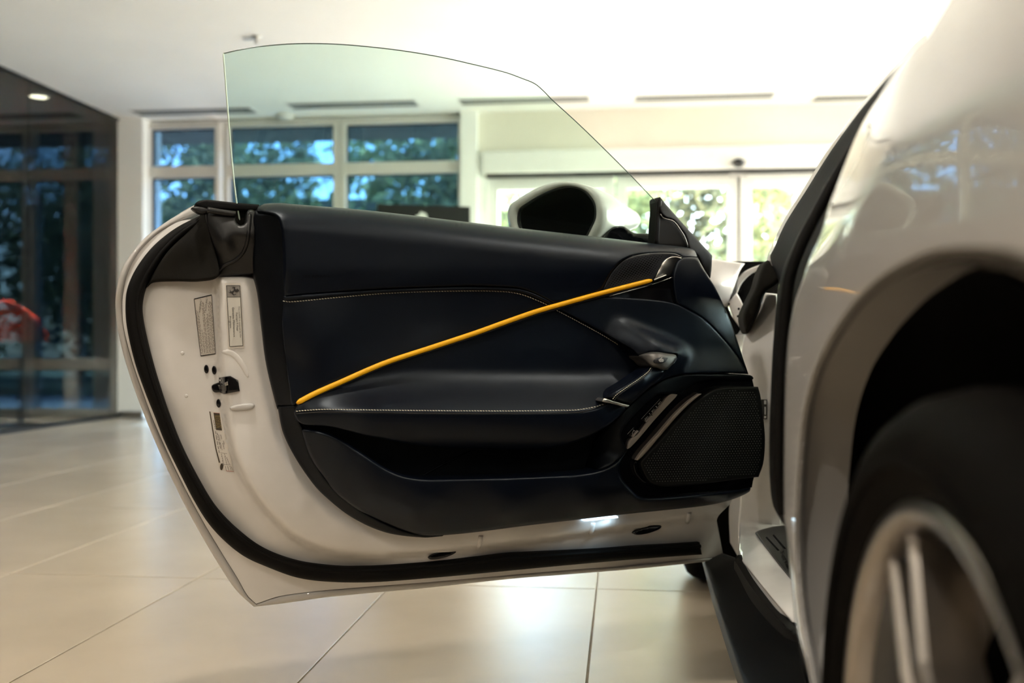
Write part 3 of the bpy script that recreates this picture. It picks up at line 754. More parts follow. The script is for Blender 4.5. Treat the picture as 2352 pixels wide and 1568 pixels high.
panel('corner_cover', [(474, 489, 1), (478, 486), (520, 490), (538, 493), (543, 510), (553, 518), (564, 510), (568, 485), (576, 481), (590, 486, 1), (587, 560), (588, 628, 1), (540, 632), (502, 635, 1), (497, 600), (488, 560), (474, 510)], h_cov, M_PLASTIC, door, edge=(5, .006), thick=.03, grid=8)
line_px('cover_ridge', [(502, 622), (515, 610), (540, 598), (558, 580), (568, 555), (572, 520), (574, 492)], h_cov, 0.0035, M_PLASTIC, door, lift=.001)
panel('belt_seal', [(447, 470), (455, 462), (474, 458, 1), (530, 464), (596, 470, 1), (594, 484, 1), (560, 484), (520, 482), (480, 480), (462, 478)], const(.085), M_RUBBER, door, edge=(5, .006), thick=.03, grid=8)
panel('seal_end_cap', [(439, 477), (452, 474), (477, 479), (481, 484), (468, 491), (455, 489)], const(.1), M_PLASTIC, door, edge=(4, .005), thick=.02, grid=6)
line_px('belt_strip', [(476, 482), (500, 486), (541, 492)], const(.108), .0055, M_PLASTIC, door)

# --- jamb fittings
def plug(c, rx, ry, ang, hf, m, name, parent=door):
    t = math.radians(ang)
    pts = [(c[0] + rx * math.cos(a) * math.cos(t) - ry * math.sin(a) * math.sin(t), c[1] + rx * math.cos(a) * math.sin(t) + ry * math.sin(a) * math.cos(t)) for a in np.linspace(0, 2 * math.pi, 22)[:-1]]
    return panel(name, pts, lambda x, y: hf(x, y) + .003, m, parent, edge=(3, .003), thick=.012, grid=4, step=4)
plug((474, 847.5), 5.6, 10, -4, h_shell, M_GLOSS, 'plug'); plug((492, 850), 5.6, 10, -4, h_shell, M_GLOSS, 'plug'); plug((502, 926), 5.4, 10, -4, h_shell, M_GLOSS, 'plug')
h_up = lambda d: (lambda x, y: h_shell(x, y) + d)
panel('latch', [(503, 867, 1), (529, 863, 1), (547, 873, 1), (551, 898, 1), (514, 905, 1), (505, 901), (493, 901), (487, 894), (487, 885), (496, 880), (503, 878, 1)], h_up(.007), M_GLOSS, door, edge=(2.5, .002), thick=.02, grid=6, step=4)
panel('latch_claw', [(516, 879, 1), (523, 876, 1), (524, 884, 1), (517, 886, 1)], h_up(.012), M_SATIN, door, edge=(1.5, .001), thick=.006, grid=4, step=3)
panel('latch_lever', [(500, 884, 1), (520, 882, 1), (520, 897, 1), (506, 899, 1)], h_up(.0095), M_DKSATIN, door, edge=(2, .002), thick=.006, grid=4, step=3)
panel('striker_pad', [(527, 936), (545, 929), (575, 926), (585, 930), (580, 939), (550, 943), (532, 942)], h_up(.006), M_PAINT, door, edge=(5, .005), thick=.012, grid=5, step=4)
panel('pressed_boss', [(508, 806), (530, 800), (548, 812), (566, 838), (574, 866), (566, 868), (548, 840), (530, 820), (512, 814)], h_up(.0012), M_PAINT_IN, door, edge=(6, .005), thick=.012, grid=5, step=4)
for c in ((419, 811), (428, 909)):
    plug(c, 5.2, 5.2, 0, lambda x, y: h_shell(x, y) - .002, M_PAINT_IN, 'blind_plug')
for c_ in ((1016, 1273), (1487, 1216.5)):
    hv = float(np.max(h_shell(np.array([c_[0] - 28, c_[0], c_[0] + 28.0]), np.array([c_[1] + 7, c_[1], c_[1] - 7.0])))) + .004
    plug(c_, 33.5, 8.2, -14, const(hv), M_GLOSS, 'drain_plug')
for pts in ([(1104, 1229), (1101, 1243), (1098, 1256)], [(1362, 1200), (1360, 1213), (1357, 1224)], [(1583, 1176), (1581, 1188), (1578, 1198)]):
    line_px('jamb_rib', pts, h_shell, .0055, M_PAINT_IN, door, lift=-.001)
panel('courtesy_lamp', [(1339, 1192, 1), (1352, 1190), (1400, 1186), (1419, 1185, 1), (1420, 1189, 1), (1400, 1191), (1350, 1196), (1341, 1196, 1)], h_up(.012), M_COURT, door, edge=(1.5, .001), thick=.01, grid=5, step=4)
L = bpy.data.lights.new('courtesy_beam', 'AREA'); L.shape = 'RECTANGLE'; L.size = 0.07; L.size_y = 0.008; L.energy = 0.012; L.color = (0.6, 0.85, 1.0)
o = bpy.data.objects.new('courtesy_beam', L); COL.objects.link(o); o.parent = door
o.location = Vector(MD(1380, 1197, .112).tolist()) - Vector((0, 0, 0)) - wloc(door)
o.rotation_euler = Vector((0.15, -0.1, -1)).to_track_quat('-Z', 'Y').to_euler()

# --- paper labels on the jamb
m = MB(); quad_px([(516.5, 650), (553, 650), (561, 799), (524, 801)], h_shell, mb=m, lift=.0012, grid=7); s1 = m.build('service_label', M_STICKCLR, door); s1['label'] = 'white label with a horse emblem and printed lines'
def bil(q, u, v):
    q = [np.array(p, float) for p in q]
    return (q[0] * (1 - u) + q[1] * u) * (1 - v) + (q[3] * (1 - u) + q[2] * u) * v
Q1 = [(520, 655.5), (551, 655.5), (558, 794), (527.5, 796)]
def rect(q, u0, u1, v0, v1): return [bil(q, u0, v0), bil(q, u1, v0), bil(q, u1, v1), bil(q, u0, v1)]
m = MB(); quad_px(rect(Q1, 0, 1, .19, 1), h_shell, mb=m, lift=.0016); m.build('label_paper', M_STICK, door)
m = MB(); quad_px(rect(Q1, 0, 1, 0, .19), h_shell, mb=m, lift=.0017); m.build('label_emblem_field', M_STGREY, door)
m = MB()
for r_ in ((0, 1, -.004, .004), (0, 1, .186, .194), (0, 1, .994, 1.002), (-.02, .02, 0, 1), (.98, 1.02, 0, 1)): quad_px(rect(Q1, *r_), h_shell, mb=m, lift=.0021)
hp = [(510 + x / 9.8, 640 + y / 9.8) for x, y in HORSE]
quad_px(hp, h_shell, mb=m, lift=.0023, grid=3)
for body, c, wd, sz in (('This vehicle is covered by the', (551, 739), 72, 3.6), ('Ferrari 7-Year', (544.6, 739), 42, 5.0), ('Genuine Maintenance', (537, 739.5), 68, 5.2), ('Program', (529.5, 739.5), 27, 5.0)):
    text_px('', body, c, sz * 1.25, 87.2, h_shell, None, None, lift=.0024, width=wd, mb=m)
tag(m.build('label_print', M_INK, door), kind='stuff')

Q2 = [(446, 687), (486, 677.5), (495, 812), (461, 817)]
m = MB(); quad_px(Q2, h_shell, mb=m, lift=.0012); s2 = m.build('warning_label', M_STICKCLR, door); s2['label'] = 'creased label densely printed with warnings'
m = MB()
for r_ in ((0, 1, -.012, .008), (0, 1, .992, 1.008), (-.02, .015, 0, 1), (.985, 1.01, 0, 1)): quad_px(rect(Q2, *r_), h_shell, mb=m, lift=.0018)
for body, c in (('! WARNING !', (459.8, 704)), ('! ACHTUNG !', (473.5, 700))): text_px('', body, c, 5.2, -84, h_shell, None, None, lift=.002, width=34, mb=m)
tag(m.build('label_print', M_INK, door), kind='stuff')
rng = random.Random(4); m = MB()
rows = [(.06, .2), (.12, .22), (.17, .3), (.26, .55), (.31, .6), (.40, .1), (.46, .08), (.51, .1), (.60, .36), (.65, .3), (.70, .3), (.78, .12), (.84, .1), (.90, .1), (.95, .12)]
for u, v0 in rows:
    v = v0
    while v < .97:
        dv_ = rng.uniform(.015, .06)
        quad_px(rect(Q2, u - .011, u + .011, v, min(.975, v + dv_)), h_shell, mb=m, lift=.0019, grid=9)
        v += dv_ + rng.uniform(.008, .02)
tag(m.build('label_fine_print', M_INKSOFT, door), kind='stuff')

Q3 = [(480.5, 945), (506, 948), (537, 1082), (506, 1076)]
m = MB(); quad_px([(480, 944), (506, 947), (516, 990), (528, 1040), (537, 1082), (516, 1081), (503, 1072), (497, 1035), (487, 985)], h_shell, mb=m, lift=.0012); s3 = m.build('certification_label', M_STICKCLR, door); s3['label'] = 'narrow label with a dark block, barcode line and tables'
def bend(px, py): return (px, py)
m = MB()
quad_px([(490.3, 947.8), (504.5, 949), (510, 988.4), (496.4, 987)], h_shell, mb=m, lift=.0018)
quad_px([(480.8, 944.6), (483.2, 945), (489.5, 985), (497, 1030), (505.6, 1062), (502.8, 1062.5), (494.6, 1030), (487, 985)], h_shell, mb=m, lift=.0018)
plugpts = [(509 + 3.4 * math.cos(a) - 1.2 * math.sin(a), 1071.5 + 7.6 * math.sin(a) + 1.4 * math.cos(a)) for a in np.linspace(0, 6.28, 16)[:-1]]
quad_px(plugpts, h_shell, mb=m, lift=.002, grid=3)
tag(m.build('label_dark_print', M_INKBR, door), kind='stuff')
m = MB()
for k in range(4):
    a = np.array((493.6 + k * 3.1, 953.5)); b = a + np.array((4.2, 29))
    v = 0.0
    while v < 1:
        e = min(1, v + rng.uniform(.06, .2)); p, q = a + (b - a) * v, a + (b - a) * e
        quad_px([p, p + (1.1, 0), q + (1.1, 0), q], h_shell, mb=m, lift=.0022, grid=9); v = e + .05
tag(m.build('label_gold_print', M_GOLD, door), kind='stuff')
m = MB()
for k, (x0, y0, x1, y1) in enumerate([(498, 994, 506, 1030), (501.5, 998, 505, 1012), (506, 998, 508.5, 1009), (505, 1016, 510, 1034), (512, 1012, 514.5, 1020), (511, 1017, 514, 1031), (508, 1042, 513, 1068), (515, 1042, 520, 1066), (520, 1050, 526, 1066), (517, 1070, 519, 1080), (522, 1070, 525, 1080), (527, 1070, 530, 1080), (530, 1071, 534, 1080), (494, 990, 503, 1040), (490, 965, 494, 985)]):
    a = np.array((x0, y0)); b = np.array((x1, y1)); v = 0.0
    while v < 1:
        e = min(1, v + rng.uniform(.08, .22)); p, q = a + (b - a) * v, a + (b - a) * e
        quad_px([p, p + (1.3, 0), q + (1.3, 0), q], h_shell, mb=m, lift=.0021, grid=9); v = e + .06
for q in ([(506, 1039), (521.5, 1041), (521.7, 1041.7), (506.2, 1039.7)], [(514, 1066), (530, 1067), (530.2, 1067.7), (514.2, 1066.7)]): quad_px(q, h_shell, mb=m, lift=.0021)
tag(m.build('label_fine_print', M_INKSOFT, door), kind='stuff')
m = MB(); quad_px([(519, 1080.6), (536.8, 1082), (537, 1083), (519.2, 1081.6)], h_shell, mb=m, lift=.0021); quad_px([(490.4, 947.2), (504.5, 948.4), (504.5, 949.1), (490.4, 947.9)], h_shell, mb=m, lift=.0022); tag(m.build('label_red_line', M_INKRED, door), kind='stuff')

# --- trim: end strips
SEAM = [(592, 489), (612, 489), (631, 493), (643, 506), (648, 530), (652, 583), (652, 676), (648, 704), (648, 751), (656, 826), (667, 904), (676, 931)]
h_strip = tps([(585, 500, .125), (582, 600, .118), (595, 700, .112), (611, 830, .11), (638, 935, .11), (630, 500, .155), (650, 600, .16), (648, 704, .158), (656, 826, .158), (676, 931, .158), (651, 993, .11), (711, 1099, .11), (807, 1187, .112), (971, 1233, .115), (692, 984, .155), (741, 1096, .15), (849, 1187, .14), (936, 1223, .13)])
panel('end_strip', TRIM[:9] + [(638, 931, 1), (678, 931, 1)] + [(x + 3, y) for x, y in SEAM[::-1]] , h_strip, M_LEATHER2, door, edge=(6, .006), thick=.035, grid=9)
LSEAM = [(677, 933, 1), (677, 944), (685, 970), (692, 985), (710, 1044), (741, 1096), (778, 1138), (849, 1187), (936, 1223), (1016, 1230, 1)]
panel('end_strip', [(639, 933, 1), (651, 993), (678, 1049), (711, 1099), (744, 1137), (807, 1187), (884, 1222), (971, 1234), (1016, 1231, 1)] + [(x + 3, y - 1) for x, y in [p[:2] for p in LSEAM[::-1]]], h_strip, M_LEATHER2, door, edge=(6, .006), thick=.035, grid=9)

# --- trim: top pad
PAD_TOP = [(592, 484, 1), (594, 474), (606, 468), (642, 466), (667, 468), (846, 483), (1160, 520), (1354, 542), (1507, 560), (1581, 569), (1596, 576), (1601, 589, 1)]
PAD_BOT = [(1569, 592, 1), (1562, 585), (1545, 581), (1507, 580), (1461, 585), (1431, 597), (1409, 619), (1394, 643), (1382, 668, 1), (1275, 699, 1), (1247, 683), (1216, 669), (1186, 661), (1140, 658), (1096, 656), (1024, 658), (881, 663), (774, 670), (703, 676), (655, 679, 1)]
def h_pad(x, y):
    d = line_dist(x, y, [p[:2] for p in PAD_TOP[1:]])
    t = np.clip(d / 62.0, 0, 1); n = .186 - .068 * (1 - np.sqrt(np.maximum(0, 1 - (1 - t) ** 2.2)))
    n = n - .018 * (1 - np.clip((np.asarray(x) - 592) / 75.0, 0, 1)) ** 2                      # rounded rear end
    n = n - .022 * sstep((np.asarray(x) - 1380) / 220.0)                                        # runs out towards the mirror
    return n - .008 * sstep((np.asarray(y) - 610) / 70.0)
panel('top_pad', PAD_TOP + PAD_BOT + [(653, 583), (649, 530), (643, 506), (631, 493), (612, 488)], h_pad, M_LEATHER, door, edge=(5, .006), thick=.05, grid=11)
m = MB(); text_px('', 'SRS AIRBAG', (726, 634), 9, -2, h_pad, None, None, lift=.0006, width=62, mb=m); m.build('embossed_mark', M_LEATHER2, door)

# --- trim: rolled edge and stitching under the pad, middle insert
STI1 = [(649, 691), (667, 693), (774, 683), (881, 674), (989, 669.5), (1096, 668), (1140, 669), (1171, 671), (1201, 677), (1232, 689), (1266, 704)]
h_mid = tps([(655, 680, .166), (774, 672, .17), (1024, 660, .17), (1186, 664, .17), (1275, 699, .17), (649, 700, .16), (670, 720, .17), (900, 690, .165), (1150, 690, .165), (660, 820, .16), (690, 800, .172), (680, 920, .165), (850, 780, .162), (1000, 730, .162), (774, 880, .166), (989, 798, .166), (1232, 715, .168)])
panel('middle_insert', [(652, 679, 1), (774, 670), (881, 663), (1024, 658), (1140, 658), (1186, 661), (1216, 669), (1247, 683), (1277, 700, 1), (1232, 716), (1096, 764), (989, 800), (881, 836), (774, 883), (684, 926, 1), (672, 930), (667, 904), (656, 826), (649, 751), (649, 704)], h_mid, M_LEATHER, door, edge=(4, .005), thick=.03, grid=11)
line_px('rolled_edge', [(653, 684), (703, 681), (774, 675), (881, 668), (1024, 663), (1140, 663), (1186, 666), (1216, 673.5), (1247, 687), (1272, 700)], h_mid, .0042, M_LEATHER, door, lift=.002)
stitches('stitching', STI1, h_mid, M_THREAD, door)

# --- yellow piping
YEL = [(681, 926), (720, 905), (774, 881), (881, 834.5), (989, 798.5), (1096, 763), (1150, 743.5), (1232, 715), (1293, 697.5), (1385, 672), (1497, 643.5)]
h_yel = tps([(681, 926, .172), (774, 881, .172), (989, 799, .172), (1232, 715, .176), (1385, 672, .178), (1497, 643, .176), (1200, 900, .172)])
q = curve(YEL, False, 6); P = MD(q[:, 0], q[:, 1], h_yel(q[:, 0], q[:, 1]) + .001)
rr = np.full(len(P), .0049); rr[0] = .0018; rr[1] = .004; rr[-1] = .0025; rr[-2] = .0043
line_cap = MB().tube(P, rr, n=14).build('yellow_piping', M_YELLOW, door)
YLO = [(x + 1.5, y + 7.6) for x, y in YEL]
line_px('piping_painted_shadow', YLO[:-1] + [(1440, 666), (1497, 652)], h_yel, .0016, M_PLASTIC, door, lift=-.001)  # dark line below the piping, drawn as its shadow

# --- trim: armrest wedge
STI3 = [(1281, 708), (1324, 730.5), (1385, 764), (1431, 792), (1452, 804), (1464, 815)]
STI2 = [(679, 944.5), (705, 942), (745, 940), (919, 942), (1163, 943.5), (1285, 942), (1324, 941), (1366, 934), (1394, 925.5)]
def h_arm(x, y):
    x = np.asarray(x, float); y = np.asarray(y, float)
    tp = sstep((x - 660) / 190.0); y1 = 846 + 40 * (1 - sstep((x - 700) / 300.0))
    t = np.clip((y - y1) / (948 - y1), 0, 1)
    n = .160 + .012 * (1 - tp) + tp * .072 * (t ** 1.7 * (1 - .22 * t ** 3) / .78)
    return n + .010 * sstep((x - 1330) / 130.0) * sstep((y - 760) / 90.0)
panel('armrest_wedge', [(684, 930, 1), (774, 887), (881, 841), (989, 805), (1096, 769), (1232, 721), (1281, 706, 1), (1324, 729), (1385, 762), (1431, 790), (1452, 802), (1467, 818, 1), (1486, 838), (1470, 855), (1436, 882), (1396, 908), (1383, 920), (1398, 927, 1), (1370, 938), (1324, 946), (1240, 948), (1000, 948), (745, 945), (678, 949, 1)], h_arm, M_LEATHER, door, edge=(4, .003), thick=.04, grid=10)
stitches('stitching', STI2, h_arm, M_THREAD, door); stitches('stitching', [(x - 3.2, y + 4.2) for x, y in STI3], lambda x, y: h_arm(x, y) + .003, M_THREAD, door, pitch=5.6, ln=3.9, w=.0006)
line_px('seam_groove', [(680, 950), (745, 946), (1000, 949), (1285, 948), (1340, 945), (1392, 929)], lambda x, y: h_arm(x, y), .0012, M_PLASTIC, door)
# armrest front
def h_af(x, y):
    x = np.asarray(x, float); y = np.asarray(y, float)
    top = h_arm(x, np.full(np.shape(x), 946.0)); t = np.clip((y - 944) / 92.0, 0, 1)
    return top - .004 * t - .05 * t ** 2.4 - .02 * sstep((x - 1370) / 70.0)
panel('armrest_front', [(678, 949, 1), (745, 945), (1000, 948), (1240, 948), (1324, 946), (1370, 938), (1398, 926), (1420, 927), (1437, 938), (1415, 962), (1390, 981), (1337, 1009), (1285, 1025), (1233, 1032), (1128, 1032), (989, 1026), (849, 1002), (762, 981), (700, 975), (684, 966)], h_af, M_LEATHER, door, edge=(5, .005), thick=.05, grid=10)

# --- map pocket
h_pock = tps([(690, 985, .15), (760, 985, .14), (900, 1060, .125), (1100, 1060, .12), (1300, 1050, .122), (1400, 1000, .13), (900, 1110, .125), (1300, 1110, .125)])
panel('pocket_back', [(690, 972, 1), (850, 990), (1000, 1015), (1240, 1020), (1400, 970, 1), (1450, 1000), (1440, 1060), (1380, 1110, 1), (900, 1115, 1), (760, 1030)], h_pock, M_LEATHER2, door, thick=.02, grid=16)
line_px('pocket_seam', [(963, 1096), (1010, 1070), (1060, 1046), (1082, 1036)], h_pock, .002, M_LEATHER2, door, lift=.001)
POCK = [(690, 984, 1), (710, 985), (727, 988), (762, 998), (797, 1016), (849, 1051), (884, 1073), (919, 1089), (954, 1096), (989, 1098), (1163, 1095), (1302, 1089), (1372, 1080), (1407, 1065), (1440, 1036, 1)]
SPK_L = [(1440, 1036, 1), (1427, 1060), (1424, 1083), (1434, 1105), (1453, 1127), (1470, 1140), (1492, 1144), (1577, 1139), (1661, 1129), (1724, 1120, 1)]
h_low = tps([(692, 986, .158), (727, 990, .185), (797, 1018, .196), (884, 1076, .2), (989, 1100, .2), (1163, 1098, .2), (1302, 1092, .2), (1407, 1068, .2), (1438, 1040, .195), (700, 1020, .156), (741, 1092, .152), (849, 1184, .142), (936, 1220, .132), (1016, 1226, .135), (780, 1080, .182), (850, 1130, .187), (950, 1185, .178), (1000, 1150, .196), (1163, 1130, .2), (1163, 1205, .15), (1163, 1180, .18), (1337, 1130, .2), (1337, 1165, .178), (1337, 1188, .15), (1460, 1150, .185), (1460, 1174, .15), (1605, 1150, .175), (1605, 1161, .15), (1720, 1122, .15), (1430, 1090, .195)])
panel('pocket_front', POCK[:-1] + SPK_L + [(1722, 1128), (1700, 1140), (1661, 1153), (1605, 1163), (1460, 1178), (1337, 1192), (1233, 1204), (1016, 1229), (936, 1223), (849, 1187), (778, 1138), (741, 1096), (710, 1044)], h_low, M_LEATHER, door, edge=(8, .012), thick=.05, grid=11)

# --- trim: front upper area
def h_fr(x, y):
    x = np.asarray(x, float); y = np.asarray(y, float)
    base = .172 - .014 * sstep((x - 1590) / 140.0) + .012 * sstep((y - 790) / 80.0)
    # swelling that grows along a ridge towards the handle
    ax, ay, bx_, by_ = 1392.0, 722.0, 1553.0, 802.0
    L = math.hypot(bx_ - ax, by_ - ay); ux, uy = (bx_ - ax) / L, (by_ - ay) / L
    s_ = (x - ax) * ux + (y - ay) * uy; c_ = -(x - ax) * uy + (y - ay) * ux
    g_ = sstep(s_ / 150.0) * np.where(s_ > L, np.exp(-((s_ - L) / 22.0) ** 2), 1.0)
    return base + .058 * g_ * sstep((c_ + 20) / 30.0) * (1 - .25 * sstep((c_ - 25) / 45.0))
panel('front_shoulder', [(1279, 706, 1), (1320, 696), (1379, 683), (1415, 682), (1477, 686), (1523, 691), (1553, 698), (1584, 713), (1617, 733), (1645, 760), (1691, 815), (1717, 858, 1), (1660, 856), (1605, 857), (1563, 860), (1535, 866), (1500, 884), (1470, 900, 1), (1530, 846), (1553, 826), (1555, 812), (1535, 812), (1500, 808), (1466, 817, 1), (1452, 803), (1431, 791), (1385, 763), (1324, 730)], h_fr, M_LEATHER, door, edge=(4, .004), thick=.05, grid=10)
h_fp = tps([(1568, 591, .16), (1602, 591, .15), (1550, 612, .168), (1548, 660, .17), (1553, 697, .17), (1642, 658, .150), (1679, 741, .150), (1717, 857, .150), (1617, 733, .163), (1691, 815, .156), (1595, 650, .168), (1620, 690, .163), (1650, 750, .160)])
panel('front_pillar_pad', [(1551, 613), (1558, 597), (1570, 591), (1602, 591, 1), (1618, 620), (1642, 658), (1679, 741), (1719, 859, 1), (1691, 816), (1645, 761), (1617, 734), (1584, 713), (1553, 697, 1), (1547, 660), (1546, 634)], h_fp, M_LEATHER, door, edge=(5, .006), thick=.06, grid=9)
panel('gloss_insert', [(1379, 684, 1), (1497, 650, 1), (1547, 635, 1), (1549, 665), (1555, 698, 1), (1523, 692), (1477, 687), (1415, 684)], const(.160), M_GLOSS, door, thick=.02, grid=12)
line_px('insert_bright_line', [(1400, 680), (1500, 652.5), (1546, 636)], const(.1615), .001, M_SATIN, door)
h_tw = tps([(1382, 668, .17), (1430, 600, .172), (1507, 584, .17), (1567, 590, .16), (1440, 640, .168), (1500, 638, .17)])
panel('tweeter_grille', [(1382, 669, 1), (1394, 644), (1409, 620), (1431, 598), (1461, 586), (1507, 580), (1550, 582), (1570, 591, 1), (1538, 590), (1520, 606), (1510, 622), (1502, 639, 1), (1440, 657)], h_tw, M_TWEET, door, edge=(3, .003), thick=.02, grid=8)
# perforations, each a small dark disc, wider in the middle of the grille
mh = MB(); GR = curve([(1388, 664, 1), (1400, 641), (1414, 621), (1434, 602), (1463, 591), (1507, 585), (1526, 585, 1), (1512, 606), (1499, 634, 1), (1440, 651)], True, 5)
e1 = np.array([4.55, 2.25]); e2 = np.array([3.05, -4.1])
for i in range(-60, 60):
    for j in range(-60, 60):
        p = np.array([1455, 625]) + i * e1 + j * e2
        if not (1380 < p[0] < 1530 and 575 < p[1] < 672): continue
        if not inside(p[None], GR)[0]: continue
        dd = seg_dist(p[None], GR)[0]
        r_ = min(1.85, 0.85 + dd * 0.055)
        a = np.linspace(0, 2 * math.pi, 9)[:-1]; x = p[0] + r_ * np.cos(a); y = p[1] + r_ * np.sin(a)
        mh.add(MD(x, y, h_tw(x, y) + .0008), [tuple(range(8))[::-1]])
o = mh.build('grille_hole', M_HOLE, door); o['kind'] = 'stuff'
h_pull = tps([(1567, 590, .165), (1538, 590, .166), (1512, 615, .168), (1502, 638, .168), (1546, 634, .15), (1552, 610, .152), (1530, 612, .172), (1520, 630, .17)])
panel('door_pull', [(1569, 593, 1), (1556, 589), (1541, 589), (1526, 597), (1513, 617), (1503, 640, 1), (1546, 632, 1), (1548, 618), (1553, 606), (1562, 597)], h_pull, M_SATIN, door, edge=(3, .004), thick=.02, grid=6)
line_px('pull_lip', [(1502, 643), (1515, 638), (1530, 632)], const(.172), .0022, M_SATIN, door)

# --- mirror sail panel
panel('sail_panel', [(1517, 488, 1), (1528, 500), (1544, 506), (1562, 527), (1574, 546), (1581, 570, 1), (1540, 566), (1505, 561, 1), (1506, 520), (1511, 468)], const(.085), M_PLASTIC, door, edge=(3, .004), thick=.03, grid=8)
panel('window_channel', [(1509, 464, 1), (1514, 455), (1520, 462), (1517, 500), (1514, 561, 1), (1503, 560, 1), (1506, 510)], const(.09), M_RUBBER, door, edge=(2.5, .004), thick=.03, grid=7)
h_sl = tps([(1515, 452, .08), (1527, 470, .085), (1560, 510, .085), (1636, 588, .06), (1634, 622, .06), (1600, 585, .085), (1575, 545, .09)])
panel('front_seal', [(1512, 456), (1516, 452), (1527, 466), (1560, 504), (1600, 547), (1636, 587, 1), (1634, 622, 1), (1630, 640), (1612, 612), (1600, 586), (1582, 570), (1575, 545), (1562, 525), (1545, 505), (1528, 499), (1516, 486)], h_sl, M_RUBBER, door, edge=(5, .008), thick=.04, grid=8)
line_px('sail_bright_line', [(1517, 491), (1523, 500), (1531, 503), (1544, 506.5), (1553, 514), (1562, 527), (1571, 541), (1577, 556), (1580, 567)], const(.09), .0013, M_SATIN, door)

# --- pull handle: metal cap, grip, lower ring
h_cap = tps(lam=.004, ctrl=[(1466, 817, .215), (1483, 810, .235), (1507, 808, .248), (1535, 812, .25), (1553, 816, .245), (1550, 828, .25), (1530, 846, .255), (1490, 838, .245), (1505, 825, .258), (1525, 825, .262)])
panel('handle_cap', [(1466, 817), (1483, 811), (1507, 808), (1535, 812), (1552, 815), (1554, 823), (1542, 839), (1530, 849), (1512, 845), (1494, 841), (1481, 829)], h_cap, M_DKSATIN, door, edge=(5, .009), thick=.05, grid=6)
panel('door_release_button', [(1501, 830), (1504, 825), (1511, 821), (1535, 821, 1), (1528, 831), (1519, 834), (1504, 834)], lambda x, y: h_cap(x, y) + .002, M_TWEET, door, edge=(2, .0015), thick=.006, grid=5, step=4)
m = MB()
for q in ([(1514, 825), (1522, 824.4), (1524, 826), (1523, 830), (1516, 830.4), (1513.6, 828)],): 
    c_ = np.array(q).mean(0)
    for a, b in zip(q, q[1:] + q[:1]):
        a = np.array(a); b = np.array(b); n_ = np.array([-(b - a)[1], (b - a)[0]]); n_ = n_ / np.linalg.norm(n_) * .45
        quad_px([a - n_, b - n_, b + n_, a + n_], h_cap, mb=m, lift=.0042, grid=4)
for a, b in (((1518, 824.5), (1517.5, 830.3)), ((1521, 824.6), (1520.5, 830.2)), ((1516, 824.8), (1521, 820.8)), ((1514, 827.6), (1523.6, 827.2))):
    a = np.array(a); b = np.array(b); n_ = np.array([-(b - a)[1], (b - a)[0]]); n_ = n_ / np.linalg.norm(n_) * .4
    quad_px([a - n_, b - n_, b + n_, a + n_], h_cap, mb=m, lift=.0043, grid=4)
tag(m.build('button_icon', M_WPRINT, door), kind='stuff')
h_grip = tps([(1492, 842, .245), (1529, 849, .245), (1464, 861, .248), (1500, 876, .246), (1397, 905, .24), (1445, 928, .238), (1390, 916, .232), (1460, 890, .256), (1475, 868, .258), (1420, 912, .248)])
panel('handle_grip', [(1493, 841, 1), (1512, 845), (1531, 850, 1), (1522, 862), (1480, 900), (1448, 929, 1), (1432, 927), (1405, 919), (1388, 913, 1), (1398, 903), (1436, 880), (1466, 860)], h_grip, M_LEATHER, door, edge=(11, .02), thick=.04, grid=7)
STI4 = [(1495, 844), (1490, 852), (1470, 868), (1440, 889), (1415, 907), (1407, 917)]
stitches('stitching', STI4, h_grip, M_THREAD, door, pitch=4.6, ln=3.2, w=.0006)
line_px('grip_seam', [(1499, 845), (1494, 853), (1474, 870), (1444, 891), (1419, 909), (1411, 919)], h_grip, .0011, M_PLASTIC, door, lift=-.0002)
panel('handle_ring', [(1382, 921), (1388, 914, 1), (1405, 919), (1432, 927), (1446, 931), (1440, 935), (1420, 930), (1398, 925)], const(.243), M_SATIN, door, edge=(2, .003), thick=.03, grid=5)

# --- trim round the speaker, switch panel
h_sh = tps([(1537, 868, .19), (1600, 860, .187), (1727, 864, .16), (1730, 870, .158), (1605, 876, .182), (1565, 902, .186), (1504, 884, .196), (1512, 905, .196), (1445, 935, .198), (1464, 945, .197), (1426, 996, .2), (1437, 942, .2), (1390, 985, .17), (1352, 1050, .135), (1346, 1082, .14), (1400, 1050, .18), (1440, 1034, .197), (1400, 1065, .19), (1372, 1076, .185)])
panel('speaker_shoulder', [(1500, 886, 1), (1519, 874), (1537, 867), (1563, 861), (1600, 859), (1680, 859), (1723, 861), (1731, 868), (1727, 873), (1633, 873), (1605, 879), (1582, 890), (1566, 903, 1), (1540, 904), (1512, 905), (1502, 911), (1464, 946), (1434, 980), (1426, 997), (1429, 1011), (1442, 1034, 1), (1408, 1066), (1373, 1081), (1345, 1086, 1), (1350, 1060), (1366, 1020), (1390, 984), (1415, 962), (1440, 936), (1470, 908)], h_sh, M_LEATHER2, door, edge=(4, .006), thick=.05, grid=9)
SPK = [(1566, 903, 1), (1582, 890), (1605, 879), (1633, 872), (1728, 872, 1), (1732, 890), (1742, 960), (1744, 1020), (1738, 1080), (1731, 1098), (1727, 1119, 1), (1661, 1130), (1577, 1140), (1492, 1145), (1470, 1141), (1453, 1128), (1434, 1106), (1424, 1083), (1427, 1060), (1440, 1034, 1), (1429, 1011), (1426, 997), (1434, 980), (1464, 946), (1502, 911), (1512, 905), (1540, 904)]
h_sp = tps([(1566, 903, .178), (1728, 872, .15), (1744, 1000, .145), (1727, 1118, .145), (1577, 1138, .165), (1430, 1085, .178), (1440, 1030, .182), (1512, 905, .184), (1464, 946, .184), (1426, 997, .186), (1520, 1000, .168), (1600, 1000, .158)])
panel('speaker_surround', SPK, h_sp, M_GLOSS, door, thick=.05, grid=12)
